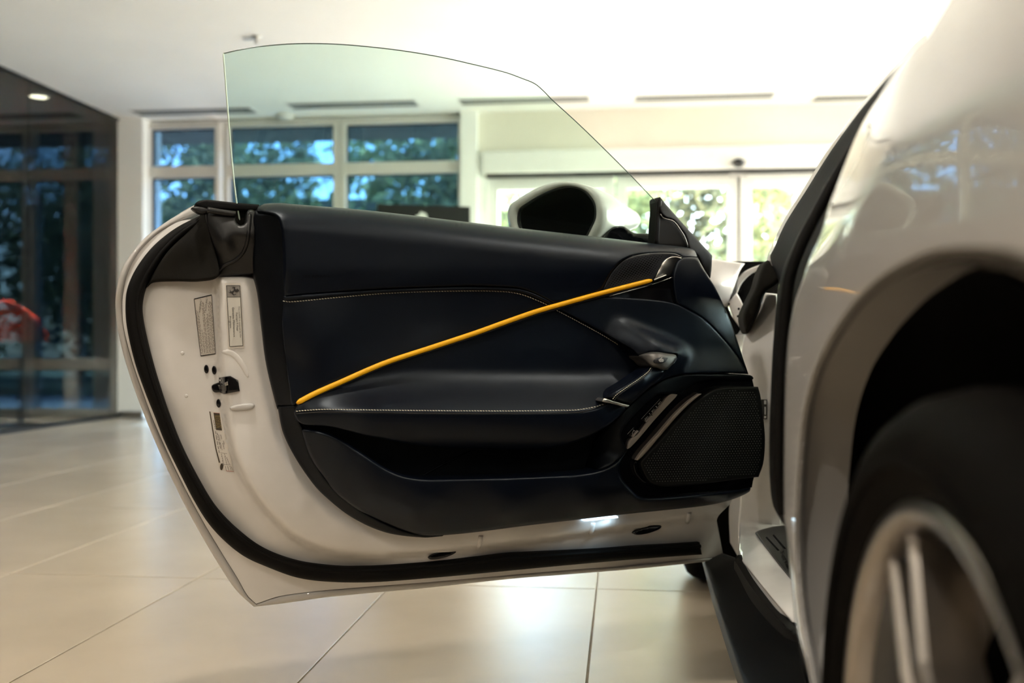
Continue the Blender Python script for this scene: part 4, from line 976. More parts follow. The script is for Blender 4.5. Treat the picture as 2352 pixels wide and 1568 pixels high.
h_gr = tps([(1741, 888, .162), (1675, 888, .178), (1624, 903, .184), (1548, 973, .19), (1473, 1058, .194), (1487, 1102, .19), (1535, 1117, .188), (1689, 1101, .172), (1742, 1095, .16), (1757, 1012, .158), (1650, 1000, .188), (1580, 1050, .196)])
GRL = [(1741, 888, 1), (1675, 888), (1647, 892), (1624, 903), (1591, 928), (1548, 973), (1506, 1021), (1473, 1057), (1470, 1066), (1476, 1083), (1487, 1102), (1506, 1114), (1535, 1117), (1605, 1112), (1689, 1101), (1742, 1095, 1), (1753, 1063), (1757, 1012), (1753, 956), (1746, 906)]
panel('speaker_grille', GRL, h_gr, M_GRILLE, door, edge=(5, .007), thick=.035, grid=10)
mh = MB(); GI = curve([(1734, 897, 1), (1676, 897), (1650, 901), (1630, 911), (1598, 936), (1555, 981), (1513, 1029), (1482, 1063), (1484, 1080), (1494, 1098), (1510, 1107), (1535, 1109), (1605, 1104), (1689, 1093), (1737, 1088, 1), (1745, 1060), (1749, 1012), (1745, 956)], True, 8)
gy = 0; y = 894.0
cand = []
while y < 1112:
    x = 1475.0 + (3.1 if gy % 2 else 0)
    while x < 1752:
        cand.append((x, y + (1600 - x) * 0.03)); x += 6.2
    y += 5.35; gy += 1
cand = np.array(cand); cand = cand[inside(cand, GI)]
a6 = np.linspace(0, 2 * math.pi, 7)[:-1]
for p in cand:
    x = np.r_[p[0] + 1.15 * np.cos(a6), p[0] + .2]; y = np.r_[p[1] + 1.15 * np.sin(a6), p[1] - .3]
    W = MD(x, y, h_gr(x, y) + np.r_[np.full(6, .0004), .0016])
    mh.add(W, [(6, (k + 1) % 6, k) for k in range(6)], True)
o = mh.build('grille_dot', M_GRDOT, door); o['kind'] = 'stuff'
panel('grille_rim_highlight', [(1606, 904, 1), (1582, 921), (1550, 951), (1512, 995), (1478, 1033), (1462, 1056), (1465, 1057), (1481, 1043), (1516, 1002), (1555, 956), (1585, 926), (1612, 904, 1)], lambda x, y: h_sp(x, y) + .012, M_BRONZE, door, edge=(1.5, .002), thick=.015, grid=5)  # pale strip stands in for the highlight along the grille rim
panel('grille_lower_edge', [(1455, 1064), (1462, 1058), (1466, 1066), (1466, 1080), (1474, 1096), (1486, 1108), (1478, 1108), (1462, 1092), (1456, 1078)], lambda x, y: h_sp(x, y) + .008, M_GLOSS, door, edge=(3, .004), thick=.015, grid=5)
STRIP = [(1541, 905), (1556, 905.5, 1), (1552, 912), (1530, 935), (1500, 968), (1468, 1006), (1447, 1028), (1441, 1031, 1), (1444, 1016), (1450, 1007), (1463, 999), (1469, 992), (1484, 972), (1500, 952), (1524, 922), (1527, 916)]
panel('switch_strip', STRIP, lambda x, y: h_sp(x, y) + .006, M_BRONZE, door, edge=(1.2, .001), thick=.01, grid=5, step=5)
def bar(a, b, w_, name, mt, lift):
    a = np.array(a, float); b = np.array(b, float); n_ = np.array([-(b - a)[1], (b - a)[0]]); n_ = n_ / np.linalg.norm(n_) * w_ / 2
    pts = [tuple(a - n_) + (1,), tuple(b - n_) + (1,), tuple(b + n_) + (1,), tuple(a + n_) + (1,)]
    return panel(name, pts, lambda x, y: h_sp(x, y) + lift, mt, door, edge=(.8, .0006), thick=.006, grid=4, step=4)
for a, b in (((1484, 968), (1497, 955)), ((1499.5, 952), (1512, 938.5)), ((1514, 936), (1526, 922)), ((1453.5, 1003), (1466, 989))):
    bar(a, b, 3.2, 'memory_button', M_BRONZE, .008)
m = MB()
for body, c in (('M1', (1485.5, 959.5)), ('M2', (1500.5, 942.5)), ('M3', (1515.5, 925.5))): text_px('', body, c, 6.2, -46, h_sp, None, None, lift=.002, width=8.6, mb=m)
def stroke(mb_, pts, w_, lift=.002, hf=h_sp):
    for a, b in zip(pts[:-1], pts[1:]):
        a = np.array(a, float); b = np.array(b, float); n_ = np.array([-(b - a)[1], (b - a)[0]]); n_ = n_ / np.linalg.norm(n_) * w_ / 2
        quad_px([a - n_, b - n_, b + n_, a + n_], hf, mb=mb_, lift=lift, grid=6)
stroke(m, [(1490.8, 948.5), (1495, 953)], .9); stroke(m, [(1506, 932.5), (1510, 936.5)], .9)
stroke(m, [(1452, 996.5), (1453.5, 992), (1456.5, 988.5), (1459.5, 990), (1457.5, 994), (1453.5, 997), (1452, 996.5)], .6)
stroke(m, [(1456.5, 988.5), (1454, 986.5)], .5)
tag(m.build('switch_print', M_WPRINT, door), kind='stuff')
m = MB(); stroke(m, [(1472.5, 962.5), (1516.5, 915.5)], .5); stroke(m, [(1441, 997), (1455, 982)], .5); tag(m.build('switch_hairline', M_GPRINT, door), kind='stuff')

# --- side glass, leaning inwards towards its top
GL = [(513, 123, 1), (553, 114), (597, 107), (656, 101.6), (715, 100), (773, 101.6), (832, 106), (920, 116), (1008, 130.4), (1081, 146.5), (1160, 166), (1199, 180), (1228, 192), (1248, 208.5), (1268, 229), (1326, 282), (1387, 341), (1448, 402), (1509, 466, 1), (1507, 566, 1), (1160, 545), (846, 512), (640, 500), (553, 520, 1), (544, 468), (534, 383), (524, 265)]
h_gl = tps([(513, 123, .17), (552, 515, .07), (544, 468, .082), (720, 100, .19), (1008, 130, .18), (1228, 192, .165), (1509, 466, .075), (1507, 560, .05), (1000, 520, .06), (900, 300, .13), (1200, 350, .115)])
panel('window_glass', GL, h_gl, M_GLASS_CAR, door, thick=.0002, grid=30, step=9)
line_px('glass_edge', GL[0:19], h_gl, .0010, M_GLASS_EDGE, door, n=6)
line_px('glass_edge', [(513, 123), (524, 265), (534, 383), (544, 468), (553, 518)], h_gl, .0016, M_GLASS_EDGE2, door, n=6)

# --- wing mirror on the outer side of the door
MC = MD(1285, 490, -0.13); MN = 0.80 * DU + 0.60 * DN; MN /= np.linalg.norm(MN)
def MM(px, py, k):
    r = ray(px, py); t = (np.asarray(k) - (CAM - MC) @ MN) / (r @ MN)
    return CAM + r * t[..., None]
MO = curve([(1164, 480), (1163, 502), (1168, 524), (1182, 548), (1220, 562), (1300, 566), (1350, 560), (1376, 532), (1384, 500), (1383, 472), (1374, 448), (1350, 428), (1311, 417), (1278, 417), (1247, 424), (1216, 438), (1186, 456), (1170, 468)], True, 8)
n_ = len(MO); Wf = MM(MO[:, 0], MO[:, 1], np.zeros(n_))
ang = np.arctan2(MO[:, 1] - 490, MO[:, 0] - 1280)
BO = np.c_[1447 + 24 * np.cos(ang), 505 + 23 * np.sin(ang)]
Wb_ = MM(BO[:, 0], BO[:, 1], np.full(n_, -0.20)); bc = Wb_.mean(0)
inner = curve([(1190, 483), (1192, 525), (1225, 548), (1300, 553), (1342, 550), (1360, 522), (1369, 500), (1368, 470), (1357, 450), (1338, 434), (1311, 427), (1286, 429), (1247, 444), (1208, 467)], True, 8)
ia = np.arctan2(inner[:, 1] - 490, inner[:, 0] - 1280)
o_ = np.argsort(ia); ix = np.interp(ang, ia[o_], inner[o_, 0], period=2 * math.pi); iy = np.interp(ang, ia[o_], inner[o_, 1], period=2 * math.pi)
Wi = MM(ix, iy, np.full(n_, 0.0)); Wi2 = MM(ix, iy, np.full(n_, -0.012))
rings = [Wi2, Wi, Wi * .5 + Wf * .5 + MN * .004, Wf + MN * -.006]
for t_ in (0.08, 0.2, 0.35, 0.5, 0.65, 0.8, 0.92, 1.0):
    c_ = Wf.mean(0) * (1 - t_) + bc * t_
    R_ = Wf * (1 - t_) + Wb_ * t_
    rings.append(c_ + (R_ - c_) * (1 + .13 * math.sin(math.pi * min(1, t_ * 1.05)) if t_ < .95 else 1.0))
rings.append(bc + (Wb_ - bc) * .7 - MN * .012); rings.append(bc + (Wb_ - bc) * .02 - MN * .016)
V = np.concatenate(rings); Fc = [(k * n_ + i, k * n_ + (i + 1) % n_, (k + 1) * n_ + (i + 1) % n_, (k + 1) * n_ + i) for k in range(len(rings) - 1) for i in range(n_)]
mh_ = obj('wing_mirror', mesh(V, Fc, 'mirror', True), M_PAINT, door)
mh_['label'] = 'white wing mirror housing'
panel('mirror_glass', [(1196, 483), (1198, 523), (1230, 545), (1300, 549), (1340, 546), (1357, 520), (1365, 500), (1364, 472), (1354, 454), (1336, 437), (1311, 430), (1287, 432), (1247, 447), (1210, 469)], const(-.006), M_MIRROR, door, M=MM, thick=.01, grid=14, back=-MN)
q = curve([(1193, 483), (1195, 524), (1228, 547), (1300, 551), (1341, 548), (1358, 522), (1367, 500), (1366, 471), (1355, 452), (1337, 435), (1311, 428), (1287, 430), (1247, 445), (1209, 468)], True, 6)
q = np.r_[q, q[:1]]; MB().tube(MM(q[:, 0], q[:, 1], np.full(len(q), -.003)), .0022, n=8, cap=False).build('mirror_gasket', M_PLASTIC, door)
panel('mirror_stalk', [(1380, 556, 1), (1388, 538), (1400, 526), (1416, 519), (1434, 520), (1455, 534), (1467, 536), (1506, 535, 1), (1506, 575, 1), (1440, 570)], const(-.055), M_GLOSS, door, edge=(4, .006), thick=.05, grid=8)

# ------------------------------------------------------------------ car body around the opening
# black sheet standing in for the dark gap behind the hinge side
panel('hinge_gap_backing', [(1640, 600, 1), (1760, 600, 1), (1790, 640, 1), (1795, 1290, 1), (1640, 1290, 1)], const(2.86), M_LINER, car, M=MY, thick=.01, grid=40, back=(0, 1, 0))
h_ff = tps([(1637, 593, 2.62), (1711, 605, 2.62), (1669, 704, 2.6), (1650, 650, 2.55), (1690, 640, 2.6)])
panel('front_fender', [(1600, 588, 1), (1637, 594), (1711, 605, 1), (1700, 622), (1690, 650), (1670, 705, 1), (1640, 700, 1), (1600, 640, 1)], h_ff, M_PAINT, car, M=MY, edge=(5, -.02), thick=.25, grid=9, back=(0, 1, 0))
panel('fender_rail', [(1694, 640, 1), (1712, 622), (1747, 607, 1), (1760, 604, 1), (1760, 616), (1730, 626), (1706, 648), (1690, 680, 1)], const(2.70), M_PAINT, car, M=MY, edge=(3, -.006), thick=.1, grid=7, back=(0, 1, 0))
panel('hinge_plate', [(1672, 697, 1), (1692, 672, 1), (1700, 686), (1708, 706), (1704, 730), (1712, 752), (1708, 762, 1), (1694, 742), (1682, 724)], const(2.60), M_PAINT_IN, car, M=MY, edge=(3, -.006), thick=.02, grid=6, back=(0, 1, 0))
for c in ((1674.5, 698), (1697, 709), (1695, 726)):
    pts = [(c[0] + 2.6 * math.cos(a), c[1] + 3 * math.sin(a)) for a in np.linspace(0, 2 * math.pi, 11)[:-1]]
    panel('hinge_bolt', pts, const(2.592), M_LINER, car, M=MY, thick=.004, grid=3, step=3, back=(0, 1, 0))
# hinge pillar (white) and its foot
h_pil = tps([(1708, 770, 2.52), (1700, 1000, 2.5), (1700, 1180, 2.5), (1785, 660, 2.42), (1775, 900, 2.42), (1770, 1100, 2.42), (1800, 1200, 2.4), (1740, 800, 2.45), (1740, 1000, 2.44), (1740, 1200, 2.46), (1700, 1280, 2.48)])
panel('hinge_pillar', [(1758, 672, 1), (1786, 675, 1), (1795, 900), (1795, 1215, 1), (1760, 1215), (1712, 1240), (1697, 1282, 1), (1694, 1210), (1699, 1150), (1702, 1000), (1700, 850), (1703, 800), (1709, 768), (1716, 765), (1740, 722)], h_pil, M_PAINT_IN, car, M=MY, edge=(5, -.02), thick=.2, grid=14, back=(0, 1, 0))
panel('rubber_boot', [(1758, 600), (1786, 597), (1792, 640), (1780, 655), (1758, 672), (1741, 722), (1716, 766), (1709, 757), (1704, 726), (1716, 695), (1733, 661), (1744, 625)], tps([(1770, 600, 2.36), (1786, 640, 2.34), (1735, 690, 2.38), (1712, 750, 2.45), (1758, 660, 2.34)]), M_FOAM, car, M=MY, edge=(9, -.03), thick=.08, grid=7, back=(0, 1, 0))
m = MB(); quad_px([(1748, 917), (1762, 917), (1762, 962), (1748, 962)], lambda x, y: h_pil(x, y) - .012, M=MY, mb=m, lift=0); m.build('pillar_label', M_INK, car)
m = MB()
for q in ([(1755, 919), (1760, 919), (1760, 928), (1755, 928)], [(1756, 934), (1759, 934), (1759, 952), (1756, 952)], [(1755, 955), (1760, 955), (1760, 960), (1755, 960)]): quad_px(q, lambda x, y: h_pil(x, y) - .013, M=MY, mb=m, lift=0)
tag(m.build('pillar_label_print', M_WPRINT, car), kind='stuff')

# sill, sill plate, side skirt (heights above the floor)
h_sill = tps([(1697, 1280, .262), (1828, 1443, .262), (1735, 1213, .285), (1815, 1310, .285), (1700, 1200, .285), (1760, 1190, .29), (1730, 1290, .285), (1800, 1390, .285), (1832, 1456, .262), (1860, 1400, .29), (1860, 1250, .295)])
panel('sill', [(1696, 1262, 1), (1700, 1200, 1), (1760, 1186, 1), (1870, 1186, 1), (1880, 1440, 1), (1838, 1462, 1), (1828, 1443), (1762, 1361), (1697, 1281, 1)], h_sill, M_PAINT_IN, car, M=MZ, edge=(4, .006), thick=.12, grid=10, back=(0, 0, -1))
pp = lambda pts: [(1720 + x / 10.45, 1190 + y / 10.45, 1) for x, y in pts]
h_pl = lambda x, y: h_sill(x, y) + .006
panel('sill_plate', [(1735, 1222, 1), (1745, 1217), (1774, 1209, 1), (1800, 1206, 1), (1860, 1206, 1), (1870, 1400, 1), (1818, 1330, 1), (1780, 1282), (1745, 1237)], h_pl, M_SILLPL, car, M=MZ, edge=(3, .003), thick=.004, grid=9, back=(0, 0, -1))
for a, b in (((1761, 1234.5), (1788, 1264)), ((1777, 1229.5), (1803, 1260))):
    line_px('sill_groove', [a, b], h_pl, .0022, M_LINER, car, M=MZ, lift=.0)
m = MB(); text_px('', 'Ferrari', (1806, 1287), 17, 62, h_pl, None, None, M=MZ, lift=.0012, width=48, mb=m); m.build('sill_lettering', M_PLASTIC, car)
h_sk = tps([(1612, 1291, .2), (1640, 1380, .2), (1668, 1465, .2), (1704, 1568, .2), (1697, 1281, .262), (1762, 1361, .262), (1828, 1443, .262), (1655, 1286, .231), (1701, 1371, .231), (1748, 1454, .231), (1790, 1568, .231), (1860, 1600, .25), (1720, 1620, .2)], lam=.002)
panel('side_skirt', [(1612, 1288, 1), (1624, 1325), (1640, 1375), (1668, 1460), (1704, 1568), (1730, 1640, 1), (1880, 1640, 1), (1856, 1568), (1832, 1458), (1828, 1445), (1762, 1363), (1700, 1284, 1), (1660, 1270, 1)], h_sk, M_SKIRT, car, M=MZ, edge=(6, .012), thick=.1, grid=12, back=(0.25, 0, -1))
panel('sill_rubber', [(1686, 1286, 1), (1697, 1279, 1), (1762, 1360), (1829, 1443, 1), (1834, 1466, 1), (1800, 1438), (1730, 1356)], const(.268), M_RUBBER, car, M=MZ, edge=(3, .004), thick=.03, grid=7, back=(0, 0, -1))
line_px('skirt_gap_seal', [(1699, 1284), (1762, 1363), (1828, 1446)], tps([(1699, 1284, .262), (1762, 1363, .262), (1828, 1446, .262), (1760, 1300, .262)]), .010, M_RUBBER, car, M=MZ, lift=-.004)

# pillar seals around the opening
APL = [(2127, 80), (2104, 96), (2078, 126), (2009, 203), (1951, 275), (1894, 356), (1844, 436), (1798, 509), (1770, 570)]
h_ap = tps([(2127, 80, 1.40), (2078, 126, 1.45), (2009, 203, 1.58), (1951, 275, 1.72), (1894, 356, 1.9), (1844, 436, 2.1), (1798, 509, 2.25), (1765, 575, 2.36), (1790, 640, 2.3), (1900, 430, 1.85), (1980, 290, 1.62), (2060, 170, 1.47), (1840, 600, 1.95)])
panel('windscreen_pillar', APL + [(1762, 600), (1790, 620, 1), (1830, 540), (1880, 445), (1940, 340), (2000, 250), (2090, 140, 1)], h_ap, M_PAINT, car, M=MY, edge=(3, -.006), thick=.08, grid=12, back=(.3, 1, 0))
panel('windscreen_pillar_seal', [(x + 5.5, y + 3) for x, y in APL[1:]] + [(1768, 590), (1786, 640, 1), (1800, 690, 1), (1850, 620), (1900, 500), (1960, 350), (2040, 220), (2092, 130)], lambda x, y: h_ap(x, y) - .012, M_RUBBER, car, M=MY, edge=(8, -.02), thick=.08, grid=12, back=(.3, 1, 0))
FE = [(2092, 112), (2078, 130), (2028, 214), (1990, 268), (1963, 321), (1928, 409), (1905, 467), (1886, 532), (1856, 600), (1842, 643), (1823, 701), (1810, 772), (1803, 881), (1800, 1010), (1800, 1171), (1810, 1254), (1820, 1364), (1832, 1460), (1858, 1544), (1870, 1640)]
ysl = const(1.34)
panel('door_opening_seal', [(2060, 190, 1), (2000, 262), (1960, 318), (1915, 390), (1870, 470), (1830, 545), (1800, 610), (1790, 650), (1785, 676), (1779, 744), (1774, 815), (1770, 904), (1767, 1000), (1768, 1094), (1775, 1158), (1791, 1190), (1806, 1212, 1), (1835, 1212, 1), (1830, 1000), (1832, 881), (1850, 700), (1900, 560), (1960, 400), (2060, 230, 1)],
      tps([(2060, 190, 1.36), (1960, 318, 1.42), (1870, 470, 1.5), (1800, 610, 1.55), (1779, 744, 1.5), (1767, 1000, 1.48), (1791, 1190, 1.48), (1830, 1000, 1.36), (1850, 700, 1.36), (1960, 400, 1.36)]), M_RUBBER, car, M=MY, edge=(12, -.03), thick=.1, grid=11, back=(.3, 1, 0))
line_px('seal_bead', [(1994, 290), (1940, 375), (1892, 460), (1848, 545), (1818, 620), (1806, 690), (1798, 800), (1793, 900), (1790, 1000), (1791, 1100), (1800, 1180)], const(1.40), .008, M_RUBBER, car, M=MY)

# rear fender: relief given as distance to the right of the viewer
def f_side(Y, Z):
    """outer face of the rear quarter: plumb flank, haunch rolling inwards above the shoulder, drawn in at the tail"""
    zs = .69 + .16 * sstep((1.22 - Y) / .45); A = .88 + 1.5 * sstep((1.15 - Y) / .5)
    return .204 + A * np.maximum(0, Z - zs) ** 2 + .12 * np.maximum(0, .62 - Y) ** 2 + .10 * np.maximum(0, .42 - Z) ** 2
def h_fe(px, py):
    r = ray(px, py); out = np.full(np.shape(px), np.nan); prev = None
    tmax = 1.30 / r[..., 1]
    for k_ in range(1, 401):
        t = .15 + (tmax - .15) * k_ / 400.0
        P = CAM + r * t[..., None]; g = P[..., 0] - f_side(P[..., 1], P[..., 2])
        if prev is not None:
            hit = np.isnan(out) & (g >= 0) & (prev[1] < 0)
            w_ = prev[1] / np.minimum(prev[1] - g, -1e-9); tt = prev[0] + (t - prev[0]) * w_
            out = np.where(hit, tt * r[..., 0], out)
        prev = (t, g)
    return np.where(np.isnan(out), tmax * r[..., 0], out)
LIPO = [(2560, 730), (2440, 640), (2356, 590), (2279, 574), (2202, 572), (2131, 584), (2050, 622), (1985, 674), (1938, 732), (1905, 785), (1874, 850), (1849, 946), (1836, 1074), (1830, 1203), (1834, 1330), (1846, 1440), (1868, 1560), (1880, 1640)]
LIPI = [(2560, 800), (2440, 712), (2356, 664), (2279, 621), (2202, 605), (2131, 618), (2067, 656), (2009, 714), (1964, 779), (1932, 856), (1913, 926), (1897, 1042), (1886, 1139), (1881, 1235), (1884, 1331), (1888, 1396), (1893, 1480), (1900, 1640)]
fo = [(2092, 112, 1), (2110, 94), (2127, 80), (2145, 50), (2172, 5), (2205, -60, 1), (2560, -120, 1)] + [p + (1,) if i == 0 else p for i, p in enumerate(LIPO)]
fo = fo[:-1] + [LIPO[-1] + (1,)] + [FE[-1] + (1,)] + FE[1:-1][::-1]
panel('rear_fender', fo, h_fe, M_PAINT, car, M=MX, edge=(5, -.006), thick=.06, grid=14, back=(1, .15, 0))
h_lip = lambda x, y: .205 + np.clip(seg_dist(np.c_[x, y], np.r_[curve(LIPO, False, 8), curve(LIPO, False, 8)[::-1][1:-1]]) / 42.0, 0, 1.2) ** 1.5 * .05
panel('arch_lip', ring(LIPO, LIPI), h_lip, M_PAINT, car, M=MX, thick=.003, grid=7, raw=True, back=(1, .1, 0))

# rear wheel with its arch liner
WX, WY, WZ, TR = 0.210, 0.706, 0.346, 0.346
q = curve(LIPI, False, 12); W0 = MX(q[:, 0], q[:, 1], np.full(len(q), .257)); wc = np.array([.257, WY, WZ])
W1 = W0 + np.array([.12, 0, 0]); W2 = wc + (W0 - wc) * .97 + np.array([.42, 0, 0]); k = len(q)
mb = MB().add(np.r_[W0, W1, W2, wc[None] + np.array([[.42, 0, -.2]])], [(r_ * k + i, r_ * k + i + 1, (r_ + 1) * k + i + 1, (r_ + 1) * k + i) for r_ in range(2) for i in range(k - 1)] + [(2 * k + i, 2 * k + i + 1, 3 * k) for i in range(k - 1)], True)
mb.build('arch_liner', M_LINER, car)
def wheel(cx, cy, cz, R, width, label, rot=0.0):
    rr = R - 0.090
    # outer face at cx, wheel body runs towards +x
    pr = [(rr + .004, .012), (rr + .010, .002), (rr + .006, -.003), (rr - .004, -.002), (rr - .009, .006), (rr - .011, .018)]
    w_ = MB().lathe(pr, (cx, cy, cz), 'x', 72).build('wheel', M_RIM, car); w_['label'] = label
    MB().lathe([(rr - .011, .018), (rr - .020, .030), (rr - .022, .055)], (cx, cy, cz), 'x', 72).build('rim_step', M_RIMDK, w_)
    MB().lathe([(rr - .022, .055), (rr - .034, .060), (rr - .045, .075), (rr - .05, .095)], (cx, cy, cz), 'x', 72).build('rim_shoulder', M_RIM, w_)
    MB().lathe([(rr - .05, .095), (rr - .04, width * .6), (rr - .04, width)], (cx, cy, cz), 'x', 72).build('rim_barrel', M_LINER, w_)
    tp = [(rr + .002, .008), (rr + .012, -.002), (rr + .03, -.012), (R - .04, -.014), (R - .022, -.006), (R - .008, .012), (R - .001, .04), (R, .075), (R, width - .06), (R - .008, width - .01), (R - .05, width + .006), (rr, width)]
    MB().lathe(tp, (cx, cy, cz), 'x', 72).build('tyre', M_TYRE, w_)
    g_ = MB()
    for k in range(4): g_.lathe([(R - .006, .045 + k * .055), (R + .0005, .047 + k * .055), (R + .0005, .049 + k * .055), (R - .006, .051 + k * .055)], (cx, cy, cz), 'x', 60)
    MB().lathe([(R - .058, -.0145), (R - .053, -.0165), (R - .050, -.0145)], (cx, cy, cz), 'x', 60).build('tyre_rib', M_TYRE, w_)
    MB().lathe([(0, width * .55), (rr - .045, width * .55)], (cx, cy, cz), 'x', 48).build('wheel_back', M_LINER, w_)
    MB().lathe([(.06, .10), (.165, .10), (.17, .105), (.17, .13), (.06, .13)], (cx, cy, cz), 'x', 48).build('brake_disc', M_RIMDK, w_)
    for k in range(5):
        for s_ in (-1, 1):
            a = rot + k * 2 * math.pi / 5; a1 = a + s_ * 0.13; a0 = a + s_ * 0.20
            def P_(r_, an, h_): return (cx + h_, cy + r_ * math.sin(an), cz + r_ * math.cos(an))
            b = MB(); rr0, rr1 = .05, rr - .006; w0, w1 = .20, .055
            v = []
            for r_, aa, ww, hh in ((rr0, a0, .020, .018), ((rr0 + rr1) / 2, (a0 + a1) / 2, .014, .006), (rr1, a1, .012, .010)):
                d_ = ww / r_ / 2
                v += [P_(r_, aa - d_, hh + .045), P_(r_, aa - d_, hh + .006), P_(r_, aa - d_ * .55, hh), P_(r_, aa + d_ * .55, hh), P_(r_, aa + d_, hh + .006), P_(r_, aa + d_, hh + .045)]
            f_ = [(i * 6 + q, i * 6 + q + 1, i * 6 + 6 + q + 1, i * 6 + 6 + q) for i in range(2) for q in range(5)] + [(0, 6, 11, 5), (6, 12, 17, 11)]
            b.add(v, f_, False).build('spoke', M_RIM, w_)
    MB().lathe([(0, .012), (.035, .012), (.05, .02), (.06, .05), (.06, .1)], (cx, cy, cz), 'x', 36).build('hub', M_RIM, w_)
    return w_
rw = wheel(WX, WY, WZ, TR, .265, 'rear wheel with silver double spokes', rot=math.radians(30))
MB().box(WX + .085, WX + .15, WY - .02, WY + .11, WZ + .12, WZ + .20, .015).build('brake_caliper', M_RIMDK, rw)
fw_ = wheel(.205, 3.12, .340, .340, .235, 'front wheel seen under the door', rot=.3)

# rest of the body: roof, tail and bonnet outside or behind the view, so the car is whole from a step aside
def hull(name, secs, m_):
    """closed loft through cross-sections (y, [(x, z)...])"""
    V, Fc = [], []; k = len(secs[0][1])
    for y, pr in secs: V += [(x, y, z) for x, z in pr]
    for s in range(len(secs) - 1):
        for i in range(k - 1): Fc.append((s * k + i, s * k + i + 1, (s + 1) * k + i + 1, (s + 1) * k + i))
    return obj(name, mesh(V, Fc, name, True), m_, car)
far = 1.95
hull('roof', [(.9, [(.40, 1.07), (.6, 1.16), (1.1, 1.2), (1.6, 1.16), (far - .2, 1.05)]), (1.4, [(.40, 1.10), (.6, 1.2), (1.1, 1.24), (1.6, 1.2), (far - .2, 1.08)]), (1.75, [(.52, 1.08), (.7, 1.17), (1.1, 1.2), (1.5, 1.17), (far - .25, 1.06)])], M_PAINT)
hull('bonnet', [(2.62, [(.36, .78), (.55, .86), (1.1, .89), (1.65, .86), (far - .1, .78)]), (3.2, [(.32, .76), (.5, .80), (1.1, .8), (1.7, .8), (far - .05, .74)]), (3.85, [(.5, .55), (.6, .58), (1.1, .6), (1.6, .58), (1.75, .55)])], M_PAINT)
hull('far_side', [(.0, [(far - .2, 1.0), (far, .8), (far + .02, .5), (far - .05, .15)]), (2.0, [(far - .15, .95), (far, .8), (far, .5), (far - .05, .15)]), (3.8, [(far - .3, .6), (far - .1, .5), (far - .1, .35), (far - .2, .15)])], M_PAINT)
MB().box(.36, far - .1, -.2, 3.6, .12, .16).build('floor_pan', M_LINER, car)

# cabin and engine bay, seen only from a step aside; added to stop daylight crossing the car
MB().box(.47, far - .08, 2.72, 3.75, .16, .72, .04).build('engine_bay_light_block', M_LINER, car)
hull('dashboard', [(2.22, [(.42, .45), (.42, .70), (.46, .78), (1.1, .80), (1.72, .78), (1.76, .70), (1.76, .45)]), (2.34, [(.40, .45), (.40, .74), (.46, .83), (1.1, .85), (1.72, .83), (1.78, .74), (1.78, .45)]), (2.66, [(.38, .45), (.38, .78), (.46, .86), (1.1, .88), (1.74, .86), (1.8, .78), (1.8, .45)])], M_LEATHER2)
MB().box(.46, far - .12, 1.30, 2.66, .17, .22).build('cabin_floor', M_FOAM, car)
def seat(cx):
    V, Fc = [], []; nu = 9
    prof = [(1.98, .30), (2.02, .40), (1.96, .46), (1.74, .43), (1.54, .42), (1.46, .52), (1.40, .72), (1.35, .92), (1.33, 1.02), (1.29, 1.04), (1.26, .98), (1.30, .60), (1.40, .28)]
    for i in range(nu):
        u = -1 + 2 * i / (nu - 1); bl = abs(u) ** 3
        for k, (y, z) in enumerate(prof):
            w_ = .23 * (1 - .25 * max(0, (z - .75) / .3))
            V.append((cx + u * w_, y + (.05 * bl if z > .5 else 0), z + (.045 * bl if z < .5 else 0)))
    k = len(prof)
    for i in range(nu - 1):
        for j in range(k): Fc.append((i * k + j, (i + 1) * k + j, (i + 1) * k + (j + 1) % k, i * k + (j + 1) % k))
    Fc.append(tuple(range(k))); Fc.append(tuple((nu - 1) * k + j for j in range(k))[::-1])
    return obj('seat', mesh(V, Fc, 'seat', True), M_LEATHER, car)
seat(.78); seat(1.45)
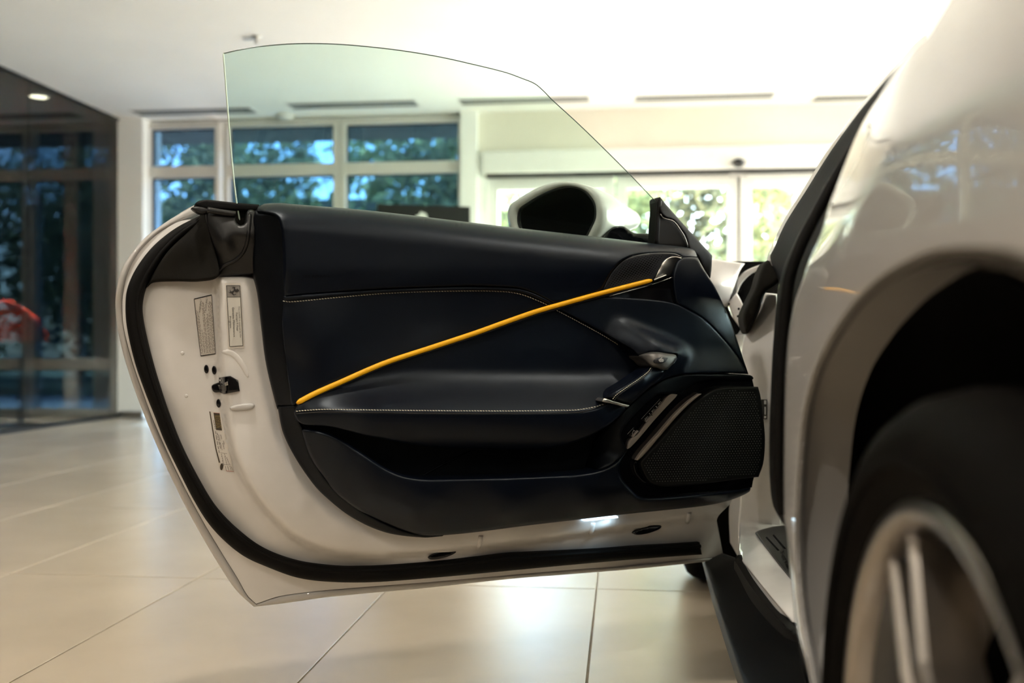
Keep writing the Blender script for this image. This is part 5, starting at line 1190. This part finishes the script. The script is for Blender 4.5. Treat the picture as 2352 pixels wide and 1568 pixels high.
MB().tube([(.78 + .17 * math.cos(a), 2.12 + .05 * math.sin(a), .74 + .16 * math.sin(a)) for a in np.linspace(0, 2 * math.pi, 41)], .016, cap=False).tube([(.62, 2.12, .74), (.94, 2.12, .74)], .02).tube([(.78, 2.12, .74), (.78, 2.3, .72)], .03).build('steering_wheel', M_LEATHER2, car)
MB().add([(.40, 2.62, .86), (1.82, 2.62, .86), (1.66, 1.76, 1.14), (1.1, 1.74, 1.2), (.54, 1.76, 1.14)], [(0, 1, 2, 3, 4)]).build('windscreen', M_GLASS_CAR, car)
# tail of the car behind the viewer's edge of the picture
ny, nz = 45, 28; V, Fc = [], []
for i in range(ny):
    Y = -.85 + (.47 + .85) * i / (ny - 1)
    for j in range(nz):
        Z = .20 + .78 * j / (nz - 1)
        V.append((float(f_side(np.array(Y), np.array(Z))) + .12 * max(0, -.35 - Y) ** 2, Y, Z))
for i in range(ny - 1):
    for j in range(nz - 1):
        q = [i * nz + j, (i + 1) * nz + j, (i + 1) * nz + j + 1, i * nz + j + 1]
        cy = sum(V[k][1] for k in q) / 4 - WY; cz = sum(V[k][2] for k in q) / 4 - WZ
        if math.hypot(cy, cz) > .405: Fc.append(q)
obj('rear_quarter', mesh(V, Fc, 'rear_quarter', True), M_PAINT, car)
def deck(y, x0, z0, zc): return (y, [(x0, z0), (x0 + .1, z0 + (zc - z0) * .45), (.62, zc - .02), (1.1, zc), (1.58, zc - .02), (2.1 - x0, z0 + (zc - z0) * .45), (2.2 - x0, z0)])
hull('rear_deck', [deck(-.86, .36, .86, .90), deck(-.5, .27, .965, .98), deck(.1, .29, .975, 1.03), deck(.5, .25, .98, 1.07), deck(.95, .36, 1.03, 1.16)], M_PAINT)
hull('rear_fascia', [(-.86, [(.36, .86), (.5, .9), (1.1, .9), (1.7, .9), (1.84, .86)]), (-.95, [(.36, .7), (.5, .7), (1.1, .7), (1.7, .7), (1.84, .7)]), (-.90, [(.40, .25), (.5, .22), (1.1, .22), (1.7, .22), (1.8, .25)])], M_PAINT)
hull('far_quarter', [(-.86, [(1.84, .9), (1.9, .6), (1.9, .22)]), (.0, [(1.95, .98), (2.0, .6), (1.98, .2)]), (1.0, [(1.85, 1.03), (1.98, .6), (1.96, .2)])], M_PAINT)
